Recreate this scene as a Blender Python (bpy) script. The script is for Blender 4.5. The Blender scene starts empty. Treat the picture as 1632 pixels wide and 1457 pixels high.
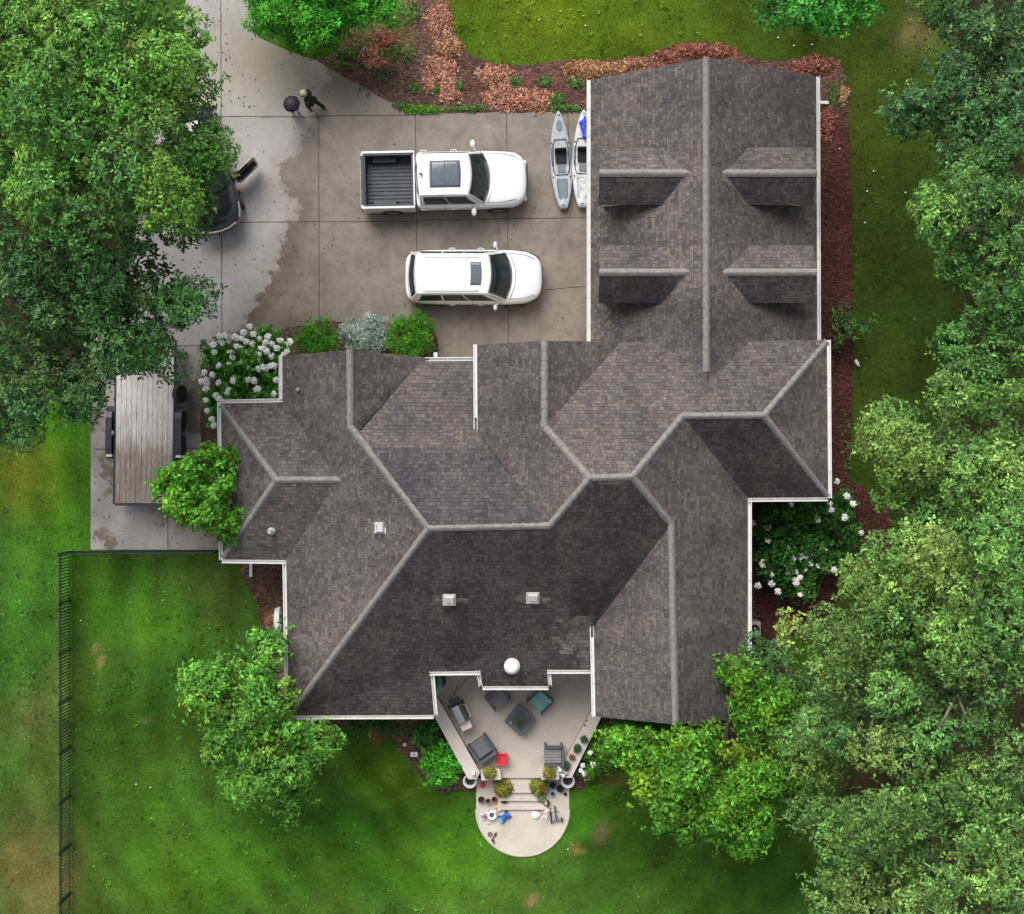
import bpy, bmesh, math, random
import numpy as np
from mathutils import Vector, Matrix, noise as mnoise
from mathutils.geometry import tessellate_polygon
R = math.radians
random.seed(7); RNG = np.random.default_rng(11)
scene = bpy.context.scene
COL = scene.collection
# ------------------------------------------------------------ camera, sky, sun, exposure
H = 48.0; FPX = 2160.0; CX = 816.0; CY = 728.5
cd = bpy.data.cameras.new('camera'); cam = bpy.data.objects.new('camera', cd); COL.objects.link(cam)
cam.location = (0, 0, H); cam.rotation_euler = (0, 0, 0)
cd.sensor_width = 36; cd.lens = 36 * FPX / 1632; cd.clip_end = 3000; cd.clip_start = .5
scene.camera = cam
SUN_EL, SUN_AZ = 50, -20           # azimuth measured from the top of the picture, clockwise
W = bpy.data.worlds.new('World'); scene.world = W; W.use_nodes = True
nt = W.node_tree; bg = nt.nodes['Background']
sky = nt.nodes.new('ShaderNodeTexSky'); sky.sky_type = 'NISHITA'; sky.sun_disc = False
sky.sun_elevation = R(SUN_EL); sky.sun_rotation = R(SUN_AZ); sky.air_density = 1.0; sky.dust_density = 4.0
hs = nt.nodes.new('ShaderNodeHueSaturation'); hs.inputs['Saturation'].default_value = .35
nt.links.new(sky.outputs[0], hs.inputs['Color']); nt.links.new(hs.outputs[0], bg.inputs['Color'])
bg.inputs['Strength'].default_value = .105
sd = bpy.data.lights.new('sun', 'SUN'); sun = bpy.data.objects.new('sun', sd); COL.objects.link(sun)
sd.energy = 2.2; sd.angle = R(42); sd.color = (1, .97, .93)
az = R(SUN_AZ); el = R(SUN_EL)
dirv = Vector((math.sin(az) * math.cos(el), math.cos(az) * math.cos(el), math.sin(el)))
sun.rotation_euler = dirv.to_track_quat('Z', 'Y').to_euler(); sun.location = dirv * 60
scene.view_settings.view_transform = 'Standard'; scene.view_settings.look = 'None'
scene.view_settings.exposure = .5; scene.view_settings.gamma = 1
scene.cycles.max_bounces = 6; scene.cycles.diffuse_bounces = 3; scene.cycles.transmission_bounces = 3
scene.cycles.transparent_max_bounces = 4

# ------------------------------------------------------------ helpers
def P(px, py, z=0.0):
    k = (H - z) / FPX
    return Vector(((px - CX) * k, -(py - CY) * k, z))
def tag(o, label=None, cat=None, group=None, kind=None):
    if label: o['label'] = label
    if cat: o['category'] = cat
    if group: o['group'] = group
    if kind: o['kind'] = kind
    return o
def thing(name, label, cat, loc=(0, 0, 0), rz=0.0, group=None):
    o = bpy.data.objects.new(name, None); COL.objects.link(o)
    o.location = loc; o.rotation_euler = (0, 0, rz); o.empty_display_size = .2
    return tag(o, label, cat, group)
def link(name, me, mats=(), parent=None, smooth=False):
    o = bpy.data.objects.new(name, me); COL.objects.link(o)
    if not isinstance(mats, (list, tuple)): mats = [mats]
    for m in mats: me.materials.append(m)
    if smooth: me.polygons.foreach_set('use_smooth', [True] * len(me.polygons))
    if parent is not None: o.parent = parent
    return o
class MB:
    def __init__(s): s.v = []; s.f = []; s.m = []
    def add(s, vs, fs, m=0, M=None):
        b = len(s.v)
        for p in vs:
            p = Vector(p); s.v.append(M @ p if M is not None else p)
        for f in fs: s.f.append([b + i for i in f]); s.m.append(m)
        return s
    def box(s, c, d, rz=0, m=0, M=None, taper=1.0):
        x, y, z = d[0] / 2, d[1] / 2, d[2] / 2
        T = Matrix.Translation(c) @ Matrix.Rotation(rz, 4, 'Z')
        if M is not None: T = M @ T
        t = taper
        vs = [(-x, -y, -z), (x, -y, -z), (x, y, -z), (-x, y, -z), (-x*t, -y*t, z), (x*t, -y*t, z), (x*t, y*t, z), (-x*t, y*t, z)]
        return s.add(vs, [(3, 2, 1, 0), (4, 5, 6, 7), (0, 1, 5, 4), (1, 2, 6, 5), (2, 3, 7, 6), (3, 0, 4, 7)], m, T)
    def tube(s, pts, r, seg=8, m=0, M=None, cap=True):
        pts = [Vector(p) for p in pts]; n = len(pts)
        if not isinstance(r, (list, tuple)): r = [r] * n
        vs = []; fs = []
        ref = Vector((0, 0, 1))
        for i, p in enumerate(pts):
            d = (pts[min(i + 1, n - 1)] - pts[max(i - 1, 0)])
            if d.length < 1e-6: d = Vector((0, 0, 1))
            d.normalize()
            rf = ref if abs(d.dot(ref)) < .95 else Vector((1, 0, 0))
            a = d.cross(rf).normalized(); b = d.cross(a)
            for k in range(seg):
                t = 2 * math.pi * k / seg
                vs.append(p + (a * math.cos(t) + b * math.sin(t)) * r[i])
        for i in range(n - 1):
            for k in range(seg):
                k2 = (k + 1) % seg
                fs.append((i*seg+k, i*seg+k2, (i+1)*seg+k2, (i+1)*seg+k))
        if cap: fs.append(tuple(range(seg - 1, -1, -1))); fs.append(tuple((n-1)*seg + k for k in range(seg)))
        return s.add(vs, fs, m, M)
    def lathe(s, prof, c=(0, 0, 0), seg=20, m=0, M=None, sx=1, sy=1):
        vs = []; fs = []; n = len(prof)
        for r, z in prof:
            for k in range(seg):
                t = 2 * math.pi * k / seg
                vs.append((c[0] + r * math.cos(t) * sx, c[1] + r * math.sin(t) * sy, c[2] + z))
        for i in range(n - 1):
            for k in range(seg):
                k2 = (k + 1) % seg
                fs.append((i*seg+k, i*seg+k2, (i+1)*seg+k2, (i+1)*seg+k))
        fs.append(tuple(range(seg - 1, -1, -1))); fs.append(tuple((n-1)*seg + k for k in range(seg)))
        return s.add(vs, fs, m, M)
    def ball(s, c, r, m=0, M=None, seg=14, rings=8):
        if not isinstance(r, (list, tuple)): r = (r, r, r)
        prof = [(max(1e-3, math.sin(math.pi * i / rings)), -math.cos(math.pi * i / rings)) for i in range(rings + 1)]
        vs = []; fs = []
        for q, z in prof:
            for k in range(seg):
                t = 2 * math.pi * k / seg
                vs.append((c[0] + q*math.cos(t)*r[0], c[1] + q*math.sin(t)*r[1], c[2] + z*r[2]))
        for i in range(rings):
            for k in range(seg):
                k2 = (k + 1) % seg
                fs.append((i*seg+k, i*seg+k2, (i+1)*seg+k2, (i+1)*seg+k))
        return s.add(vs, fs, m, M)
    def prism(s, poly, z0, z1, m=0, M=None):
        n = len(poly); tr = tessellate_polygon([[Vector((p[0], p[1], 0)) for p in poly]])
        area = sum(poly[i][0]*poly[(i+1) % n][1] - poly[(i+1) % n][0]*poly[i][1] for i in range(n))
        vs = [(p[0], p[1], z0) for p in poly] + [(p[0], p[1], z1) for p in poly]
        fs = []
        for a, b, c in tr:
            nz = (poly[b][0]-poly[a][0])*(poly[c][1]-poly[a][1]) - (poly[b][1]-poly[a][1])*(poly[c][0]-poly[a][0])
            if nz < 0: b, c = c, b
            fs.append((n+a, n+b, n+c)); fs.append((c, b, a))
        for i in range(n):
            j = (i + 1) % n
            fs.append((i, j, n+j, n+i) if area > 0 else (j, i, n+i, n+j))
        return s.add(vs, fs, m, M)
    def patch(s, fn, nu, nv, m=0, M=None):
        vs = [fn(i / nu, j / nv) for j in range(nv + 1) for i in range(nu + 1)]
        fs = [(j*(nu+1)+i, j*(nu+1)+i+1, (j+1)*(nu+1)+i+1, (j+1)*(nu+1)+i) for j in range(nv) for i in range(nu)]
        return s.add(vs, fs, m, M)
    def build(s, name, mats, parent=None, smooth=False, bevel=0, sub=0, solid=0):
        me = bpy.data.meshes.new(name); me.from_pydata([tuple(v) for v in s.v], [], s.f); me.update()
        o = link(name, me, mats, parent, smooth)
        if any(s.m): me.polygons.foreach_set('material_index', s.m)
        if solid:
            md = o.modifiers.new('s', 'SOLIDIFY'); md.thickness = solid; md.offset = -1
        if bevel:
            md = o.modifiers.new('b', 'BEVEL'); md.width = bevel; md.segments = 2; md.limit_method = 'ANGLE'; md.angle_limit = R(40)
        if sub:
            md = o.modifiers.new('u', 'SUBSURF'); md.levels = sub; md.render_levels = sub
        return o

# ------------------------------------------------------------ materials
def newmat(name):
    m = bpy.data.materials.new(name); m.use_nodes = True
    return m, m.node_tree, m.node_tree.nodes['Principled BSDF']
def ramp(nt, fac, stops):
    r = nt.nodes.new('ShaderNodeValToRGB'); nt.links.new(fac, r.inputs[0])
    e = r.color_ramp.elements
    while len(e) < len(stops): e.new(.5)
    for i, (p, c) in enumerate(stops):
        e[i].position = p; e[i].color = (*c, 1) if len(c) == 3 else c
    return r.outputs[0]
def noise_tex(nt, scale, detail=4, rough=.6, vec=None, dist=0):
    n = nt.nodes.new('ShaderNodeTexNoise'); n.inputs['Scale'].default_value = scale
    n.inputs['Detail'].default_value = detail; n.inputs['Roughness'].default_value = rough
    n.inputs['Distortion'].default_value = dist
    if vec is not None: nt.links.new(vec, n.inputs['Vector'])
    return n.outputs[0]
def objvec(nt, scale=None):
    t = nt.nodes.new('ShaderNodeTexCoord').outputs['Object']
    if scale:
        mp = nt.nodes.new('ShaderNodeMapping'); mp.inputs['Scale'].default_value = scale
        nt.links.new(t, mp.inputs[0]); t = mp.outputs[0]
    return t
def mix(nt, fac, a, b, mode='MIX'):
    n = nt.nodes.new('ShaderNodeMix'); n.data_type = 'RGBA'; n.blend_type = mode
    for sock, v in ((n.inputs[0], fac), (n.inputs[6], a), (n.inputs[7], b)):
        if isinstance(v, (int, float)): sock.default_value = v
        elif isinstance(v, tuple): sock.default_value = (*v, 1) if len(v) == 3 else v
        else: nt.links.new(v, sock)
    return n.outputs[2]
def math_n(nt, op, a, b=0.0, clamp=False):
    n = nt.nodes.new('ShaderNodeMath'); n.operation = op; n.use_clamp = clamp
    for sock, v in ((n.inputs[0], a), (n.inputs[1], b)):
        if isinstance(v, (int, float)): sock.default_value = v
        else: nt.links.new(v, sock)
    return n.outputs[0]
def bump(nt, bsdf, h, strength=.3, dist=.01):
    b = nt.nodes.new('ShaderNodeBump'); b.inputs['Strength'].default_value = strength; b.inputs['Distance'].default_value = dist
    nt.links.new(h, b.inputs['Height']); nt.links.new(b.outputs[0], bsdf.inputs['Normal'])
def mat(name, c, rough=.6, metal=0, var=.25, scale=6, bmp=0, coat=0, spec=.5):
    m, nt, b = newmat(name)
    n = noise_tex(nt, scale, 5, .65, objvec(nt))
    lo = tuple(x * (1 - var) for x in c); hi = tuple(min(1, x * (1 + var)) for x in c)
    nt.links.new(ramp(nt, n, [(.3, lo), (.7, hi)]), b.inputs['Base Color'])
    b.inputs['Roughness'].default_value = rough; b.inputs['Metallic'].default_value = metal
    b.inputs['Coat Weight'].default_value = coat; b.inputs['Coat Roughness'].default_value = .05
    b.inputs['Specular IOR Level'].default_value = spec
    if bmp: bump(nt, b, noise_tex(nt, scale * 6, 4, .6, objvec(nt)), bmp, .01)
    return m
M_white = mat('white_painted_metal', (.74, .73, .71), .45, var=.08, scale=3)
M_carwhite = mat('white_car_paint', (.78, .79, .80), .22, var=.015, scale=1.5, coat=.6)
M_black_paint = mat('black_car_paint', (.012, .012, .014), .2, var=.2, scale=2, coat=1)
M_glass = mat('dark_car_glass', (.012, .022, .024), .08, var=.3, scale=2, coat=.3)
M_sunroof = mat('sunroof_glass', (.11, .13, .16), .12, var=.2, scale=12)
M_rubber = mat('black_rubber', (.02, .02, .022), .8, var=.3, scale=10)
M_darkplastic = mat('dark_plastic', (.035, .037, .042), .5, var=.25, scale=8)
M_liner = mat('bed_liner', (.04, .044, .056), .45, var=.35, scale=6, bmp=.2)
M_steel = mat('bright_steel', (.55, .54, .52), .25, 1, .1, 6)
M_chrome = mat('rim_alloy', (.4, .41, .42), .3, .9, .15, 8)
M_stucco = mat('cream_wall_siding', (.55, .5, .43), .85, var=.08, scale=2, bmp=.2)
M_capstone = mat('pale_cap_stone', (.60, .535, .485), .8, var=.1, scale=4, bmp=.2)
M_greymetal = mat('grey_vent_metal', (.5, .49, .47), .5, var=.12, scale=14)
M_bark = mat('bark', (.20, .175, .145), .9, var=.45, scale=5, bmp=.8)
M_soil = mat('dark_soil', (.028, .02, .015), .95, var=.5, scale=20, bmp=.6)
M_glasswin = mat('house_window_glass', (.03, .04, .05), .06, var=.2, scale=1)
M_teal = mat('teal_fabric', (.24, .46, .43), .85, var=.14, scale=9, bmp=.3)
M_charcoal = mat('charcoal_resin', (.085, .087, .094), .55, var=.2, scale=7)
M_grey_slat = mat('weathered_grey_slat', (.26, .25, .25), .6, var=.22, scale=9)
M_red = mat('red_plastic', (.75, .035, .06), .4, var=.12, scale=4)
M_blue = mat('blue_plastic', (.015, .13, .62), .35, var=.25, scale=5, coat=.4)
M_ltblue = mat('light_blue_plastic', (.08, .42, .75), .35, var=.2, scale=5)
M_terra = mat('terracotta', (.36, .11, .06), .85, var=.25, scale=8, bmp=.3)
M_brownpot = mat('brown_clay', (.14, .085, .05), .85, var=.3, scale=8, bmp=.3)
M_purple = mat('purple_plastic', (.22, .12, .5), .5, var=.3, scale=4)
M_green_fence = mat('dark_green_fence_metal', (.012, .03, .026), .5, var=.3, scale=4)
M_skin = mat('skin', (.5, .3, .22), .6, var=.06, scale=6)
M_lightcloth = mat('pale_grey_cloth', (.5, .48, .5), .9, var=.2, scale=9)
M_darkcloth = mat('black_cloth', (.01, .012, .014), .9, var=.3, scale=8)
M_blond = mat('blond_hair', (.55, .46, .36), .7, var=.3, scale=30, bmp=.4)
M_darkhair = mat('dark_hair', (.03, .02, .015), .6, var=.3, scale=30)
M_umbrella = mat('black_umbrella_cloth', (.012, .008, .022), .6, var=.4, scale=7)
M_greyplastic = mat('grey_blue_hull', (.34, .38, .40), .45, var=.2, scale=7)
M_greypad = mat('grey_deck_pad', (.16, .18, .20), .7, var=.25, scale=14)
M_bluetarp = mat('blue_bag_cloth', (.03, .06, .62), .6, var=.4, scale=7, bmp=.4)
M_camo = mat('white_camo_hull', (.52, .54, .54), .45, var=.35, scale=5)
M_stone = mat('pale_stone', (.45, .43, .39), .85, var=.2, scale=10, bmp=.5)

def shingle(name, c1, c2, cm, w=.17, h=.135, shade_algae=0):
    m, nt, b = newmat(name)
    uv = nt.nodes.new('ShaderNodeUVMap').outputs[0]
    br = nt.nodes.new('ShaderNodeTexBrick'); nt.links.new(uv, br.inputs['Vector'])
    br.inputs['Scale'].default_value = 1; br.inputs['Brick Width'].default_value = w; br.inputs['Row Height'].default_value = h
    br.inputs['Mortar Size'].default_value = .006; br.inputs['Mortar Smooth'].default_value = .8; br.inputs['Bias'].default_value = 0
    br.offset = .37; br.offset_frequency = 2; br.squash = .75; br.squash_frequency = 3
    br.inputs['Color1'].default_value = (*c1, 1); br.inputs['Color2'].default_value = (*c2, 1); br.inputs['Mortar'].default_value = (*cm, 1)
    fine = noise_tex(nt, 8, 4, .75, uv)
    warm = noise_tex(nt, 2.6, 3, .6, uv, .5)
    col = mix(nt, .75, br.outputs['Color'], ramp(nt, fine, [(.3, (.55, .54, .54)), (.5, (1, 1, 1)), (.7, (1.6, 1.55, 1.52))]), 'MULTIPLY')
    col = mix(nt, .6, col, ramp(nt, warm, [(.35, (.93, .95, .98)), (.65, (1.06, 1.0, .94))]), 'MULTIPLY')
    big = noise_tex(nt, .35, 4, .6, objvec(nt))
    col = mix(nt, 1, col, ramp(nt, big, [(.3, (.62, .62, .66)), (.5, (.98, .96, .95)), (.7, (1.2, 1.17, 1.14))]), 'MULTIPLY')
    # long damp streaks running down the slope
    mp = nt.nodes.new('ShaderNodeMapping'); mp.inputs['Scale'].default_value = (1.6, .22, 1); nt.links.new(uv, mp.inputs[0])
    st = noise_tex(nt, 1, 4, .6, mp.outputs[0])
    col = mix(nt, .7, col, ramp(nt, st, [(.35, (.8, .8, .83)), (.6, (1.08, 1.07, 1.06))]), 'MULTIPLY')
    if shade_algae:      # south-face shade painted in with dark algal growth, washed off in pale streaks under the metal vents and by the rake
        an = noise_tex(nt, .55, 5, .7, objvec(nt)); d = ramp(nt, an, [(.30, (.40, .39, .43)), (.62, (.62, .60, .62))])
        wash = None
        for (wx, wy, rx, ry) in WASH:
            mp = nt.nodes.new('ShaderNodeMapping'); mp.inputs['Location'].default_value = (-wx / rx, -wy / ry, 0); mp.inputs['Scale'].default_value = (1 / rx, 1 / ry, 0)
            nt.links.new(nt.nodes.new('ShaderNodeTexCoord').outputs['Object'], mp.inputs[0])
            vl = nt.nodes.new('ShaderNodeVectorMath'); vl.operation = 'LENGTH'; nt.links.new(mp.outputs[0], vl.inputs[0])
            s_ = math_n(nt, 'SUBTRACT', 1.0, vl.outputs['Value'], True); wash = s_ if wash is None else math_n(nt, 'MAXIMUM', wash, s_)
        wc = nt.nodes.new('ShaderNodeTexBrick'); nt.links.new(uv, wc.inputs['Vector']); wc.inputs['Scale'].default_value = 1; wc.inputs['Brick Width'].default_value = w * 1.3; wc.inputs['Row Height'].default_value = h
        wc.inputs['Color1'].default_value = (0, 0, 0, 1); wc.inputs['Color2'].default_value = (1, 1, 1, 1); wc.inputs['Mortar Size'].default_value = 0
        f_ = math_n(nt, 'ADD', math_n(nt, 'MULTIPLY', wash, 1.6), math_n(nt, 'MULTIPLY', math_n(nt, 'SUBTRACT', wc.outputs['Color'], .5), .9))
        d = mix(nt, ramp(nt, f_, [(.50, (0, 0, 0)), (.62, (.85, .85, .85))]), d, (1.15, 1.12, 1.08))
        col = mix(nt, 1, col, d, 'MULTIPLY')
    nt.links.new(col, b.inputs['Base Color'])
    b.inputs['Roughness'].default_value = .85; b.inputs['Specular IOR Level'].default_value = .15
    hgt = math_n(nt, 'ADD', br.outputs['Fac'], math_n(nt, 'MULTIPLY', fine, -.6))
    bp = nt.nodes.new('ShaderNodeBump'); bp.invert = True; bp.inputs['Strength'].default_value = .7; bp.inputs['Distance'].default_value = .02
    nt.links.new(hgt, bp.inputs['Height']); nt.links.new(bp.outputs[0], b.inputs['Normal'])
    return m
M_shingle = shingle('grey_brown_shingles', (.152, .139, .134), (.086, .080, .079), (.066, .062, .061))
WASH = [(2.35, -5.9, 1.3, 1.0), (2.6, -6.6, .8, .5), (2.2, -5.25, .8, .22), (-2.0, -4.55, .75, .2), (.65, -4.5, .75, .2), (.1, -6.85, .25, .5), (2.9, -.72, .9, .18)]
M_shingle_bluish = shingle('dark_bluish_shingles', (.105, .103, .108), (.062, .061, .066), (.05, .049, .052))  # darker, bluer tone for the inner slope above the middle ridge
M_shingle_dark = shingle('shaded_algae_shingles', (.150, .140, .138), (.086, .080, .080), (.066, .062, .062), shade_algae=1)  # darkened copy for south faces; their shade is put into the colour
M_cap = mat('ridge_cap_shingle', (.215, .203, .195), .85, var=.28, scale=7, bmp=.5)

def pnoise(x, y, s, o=0.0):
    return mnoise.noise(Vector((x * s + o, y * s - o, o * .7)))
# ------------------------------------------------------------ the setting: sheets with colour patches, shade painted into the east side
def in_poly(x, y, poly):
    x = np.asarray(x); y = np.asarray(y); ins = np.zeros(x.shape, bool); n = len(poly); j = n - 1
    for i in range(n):
        xi, yi = poly[i]; xj, yj = poly[j]
        c = ((yi > y) != (yj > y)) & (x < (xj - xi) * (y - yi) / ((yj - yi) or 1e-9) + xi)
        ins ^= c; j = i
    return ins
def wpoly(pts, z=0.0): return [tuple(P(a, b, z)[:2]) for a, b in pts]
def rough_edge(poly, amp, step=.25, seed=0):
    out = []; n = len(poly)
    for i in range(n):
        a = Vector(poly[i]); b = Vector(poly[(i + 1) % n]); k = max(1, int((b - a).length / step))
        nn = Vector((-(b - a).y, (b - a).x)).normalized()
        for t in range(k):
            p = a.lerp(b, t / k) + nn * amp * pnoise(*(a.lerp(b, t / k)), 1.9, seed)
            out.append((p.x, p.y))
    return out
def grid_poly(name, poly, z, step, mats, attr=None, thick=0.0, zfn=None):
    bm = bmesh.new(); vs = [bm.verts.new((p[0], p[1], z)) for p in poly]; bm.faces.new(vs)
    xs = [p[0] for p in poly]; ys = [p[1] for p in poly]
    for ax, lo, hi in ((0, min(xs), max(xs)), (1, min(ys), max(ys))):
        c = lo + step
        while c < hi:
            co = [0, 0, z]; co[ax] = c; no = [0, 0, 0]; no[ax] = 1
            bmesh.ops.bisect_plane(bm, geom=bm.verts[:] + bm.edges[:] + bm.faces[:], plane_co=co, plane_no=no)
            c += step
    bmesh.ops.triangulate(bm, faces=[f for f in bm.faces if len(f.verts) > 4])
    bm.normal_update()
    for f in bm.faces:
        if f.normal.z < 0: f.normal_flip()
    if thick:
        be = [e for e in bm.edges if len(e.link_faces) == 1]
        ret = bmesh.ops.extrude_edge_only(bm, edges=be)
        for v in [g for g in ret['geom'] if isinstance(g, bmesh.types.BMVert)]: v.co.z -= thick
    if zfn:
        for v in bm.verts: v.co.z += zfn(v.co.x, v.co.y)
    me = bpy.data.meshes.new(name); bm.to_mesh(me); bm.free()
    if attr: colour_attr(me, attr)
    return link(name, me, mats)
def colour_attr(me, fn, name='tint'):
    at = me.color_attributes.new(name, 'FLOAT_COLOR', 'POINT')
    arr = np.ones((len(me.vertices), 4), np.float32)
    for i, v in enumerate(me.vertices): arr[i, :3] = fn(v.co.x, v.co.y)
    at.data.foreach_set('color', arr.ravel())
def to_px(x, y, z=0.0):
    k = FPX / (H - z); return CX + x * k, CY - y * k

BLOB = [  # px, py, rx, ry, colour, weight   (turf differences; east and south-east tones include painted tree shade)
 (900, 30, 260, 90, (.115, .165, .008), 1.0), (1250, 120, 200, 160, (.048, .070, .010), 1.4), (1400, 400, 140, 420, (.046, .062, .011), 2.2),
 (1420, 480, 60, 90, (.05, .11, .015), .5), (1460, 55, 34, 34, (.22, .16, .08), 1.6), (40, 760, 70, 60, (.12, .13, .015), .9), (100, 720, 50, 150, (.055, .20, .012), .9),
 (110, 850, 50, 60, (.06, .19, .012), .8), (25, 990, 60, 120, (.04, .15, .018), .8), (60, 1130, 50, 60, (.15, .13, .05), .6), (55, 1400, 70, 110, (.17, .12, .05), .95), (20, 1320, 50, 60, (.06, .075, .02), .7),
 (160, 950, 60, 50, (.06, .17, .012), .7), (250, 1000, 70, 50, (.065, .175, .012), .7), (345, 940, 50, 60, (.09, .10, .025), .6), (230, 1130, 110, 70, (.035, .085, .010), .9),
 (160, 1300, 40, 200, (.03, .08, .010), .7), (330, 1390, 110, 60, (.065, .17, .010), .9), (230, 1290, 60, 60, (.06, .14, .010), .7), (640, 1240, 90, 40, (.078, .185, .012), 1.0), (560, 1310, 200, 28, (.03, .10, .008), .8),
 (600, 1380, 160, 40, (.05, .15, .008), .7), (730, 1350, 60, 60, (.07, .21, .012), .9), (930, 1290, 50, 50, (.065, .20, .012), .9), (1020, 1340, 90, 60, (.03, .09, .010), 1.0), (1180, 1410, 140, 50, (.035, .10, .012), .9),
 (920, 1347, 11, 9, (.30, .20, .07), 3.0), (979, 1240, 16, 12, (.14, .09, .045), 2.2), (964, 1326, 9, 9, (.26, .19, .11), 2.0), (848, 1440, 9, 9, (.26, .19, .10), 1.6), (596, 1158, 12, 18, (.32, .13, .05), 1.5),
 (152, 1038, 6, 8, (.26, .2, .1), 1.4), (160, 1062, 7, 7, (.28, .2, .1), 1.4), (238, 1152, 7, 5, (.26, .2, .1), 1.2), (450, 1150, 5, 5, (.1, .1, .03), .5), (1330, 300, 40, 200, (.04, .07, .012), .5)]
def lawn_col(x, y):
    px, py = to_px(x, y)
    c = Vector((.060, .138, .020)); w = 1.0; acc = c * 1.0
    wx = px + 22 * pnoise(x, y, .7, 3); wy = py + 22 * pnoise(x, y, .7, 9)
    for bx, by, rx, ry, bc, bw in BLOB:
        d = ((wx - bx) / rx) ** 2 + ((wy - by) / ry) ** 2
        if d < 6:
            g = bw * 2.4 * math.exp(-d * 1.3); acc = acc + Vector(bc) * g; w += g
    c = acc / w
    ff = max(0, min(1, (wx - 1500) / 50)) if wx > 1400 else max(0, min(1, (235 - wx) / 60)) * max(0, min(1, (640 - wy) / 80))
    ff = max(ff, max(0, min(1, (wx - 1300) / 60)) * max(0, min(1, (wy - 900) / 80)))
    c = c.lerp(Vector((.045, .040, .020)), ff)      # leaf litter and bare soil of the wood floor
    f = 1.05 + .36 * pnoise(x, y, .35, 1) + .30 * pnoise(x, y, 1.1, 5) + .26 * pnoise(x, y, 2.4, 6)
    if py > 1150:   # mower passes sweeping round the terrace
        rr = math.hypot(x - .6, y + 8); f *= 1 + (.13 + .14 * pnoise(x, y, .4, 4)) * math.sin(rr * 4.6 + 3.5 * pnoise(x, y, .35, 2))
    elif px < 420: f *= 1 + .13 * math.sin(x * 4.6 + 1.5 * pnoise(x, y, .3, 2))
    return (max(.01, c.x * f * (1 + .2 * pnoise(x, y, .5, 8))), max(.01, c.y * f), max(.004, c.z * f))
def ground_mat(name, hi=1.0, fine=55, spread=.45, rough=.9):
    m, nt, b = newmat(name)
    at = nt.nodes.new('ShaderNodeAttribute'); at.attribute_name = 'tint'
    f = noise_tex(nt, fine, 4, .75, objvec(nt)); g = noise_tex(nt, 7, 5, .7, objvec(nt))
    c = mix(nt, 1, at.outputs['Color'], ramp(nt, f, [(.25, (1 - spread,) * 3), (.75, (1 + spread,) * 3)]), 'MULTIPLY')
    c = mix(nt, 1, c, ramp(nt, g, [(.3, (.72, .76, .8)), (.7, (1.28, 1.2, 1.1))]), 'MULTIPLY')
    nt.links.new(c, b.inputs['Base Color']); b.inputs['Roughness'].default_value = rough; b.inputs['Specular IOR Level'].default_value = .03
    bump(nt, b, f, .8, .04)
    return m
M_lawn = ground_mat('lawn_turf')
nx, ny = 210, 190; x0, x1, y0, y1 = -21.0, 21.0, -19.0, 19.0
gx = np.linspace(x0, x1, nx); gy = np.linspace(y0, y1, ny)
vs = [(x, y, 0) for y in gy for x in gx]; fs = [(j*nx+i, j*nx+i+1, (j+1)*nx+i+1, (j+1)*nx+i) for j in range(ny-1) for i in range(nx-1)]
b0 = len(vs); far = 700
vs += [(-far, -far, 0), (x0, -far, 0), (x1, -far, 0), (far, -far, 0), (-far, y0, 0), (far, y0, 0), (-far, y1, 0), (far, y1, 0), (-far, far, 0), (x0, far, 0), (x1, far, 0), (far, far, 0)]
c00, c10, c01, c11 = 0, nx - 1, (ny-1)*nx, ny*nx - 1; q = [b0 + i for i in range(12)]
fs += [(q[0], q[1], c00, q[4]), (q[1], q[2], c10, c00), (q[2], q[3], q[5], c10), (q[4], c00, c01, q[6]), (c10, q[5], q[7], c11), (q[6], c01, q[9], q[8]), (c01, c11, q[10], q[9]), (c11, q[7], q[11], q[10])]
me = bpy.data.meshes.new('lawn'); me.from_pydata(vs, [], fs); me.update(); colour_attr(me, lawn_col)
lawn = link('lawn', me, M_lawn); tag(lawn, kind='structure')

# driveway ---------------------------------------------------------------
DRIVE = [(300, -60), (385, -60), (398, 20), (412, 60), (465, 84), (505, 97), (550, 122), (600, 150), (655, 180), (945, 176), (960, 300), (960, 600), (820, 640), (560, 700), (380, 720),
         (380, 876), (145, 876), (145, 520), (210, 420), (235, 240), (290, 120)]
WETL = [(560, -60), (540, 60), (520, 120), (492, 188), (488, 215), (470, 245), (446, 262), (443, 292), (468, 318), (472, 340), (462, 368), (445, 400), (436, 430), (420, 460), (400, 490), (385, 520), (360, 560), (318, 590), (290, 640), (292, 680), (160, 700), (155, 640), (100, 560)]
_wl = [(P(a, b)[0], P(a, b)[1]) for a, b in WETL]
_wp = _wl + [(-40, 0), (-40, 40), (_wl[0][0], 40)]
def seg_dist(x, y, pl):
    d = 1e9
    for (ax, ay), (bx, by) in zip(pl, pl[1:]):
        vx, vy = bx - ax, by - ay; t = max(0, min(1, ((x-ax)*vx + (y-ay)*vy) / (vx*vx + vy*vy + 1e-9)))
        d = min(d, math.hypot(x - ax - t*vx, y - ay - t*vy))
    return d
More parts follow.
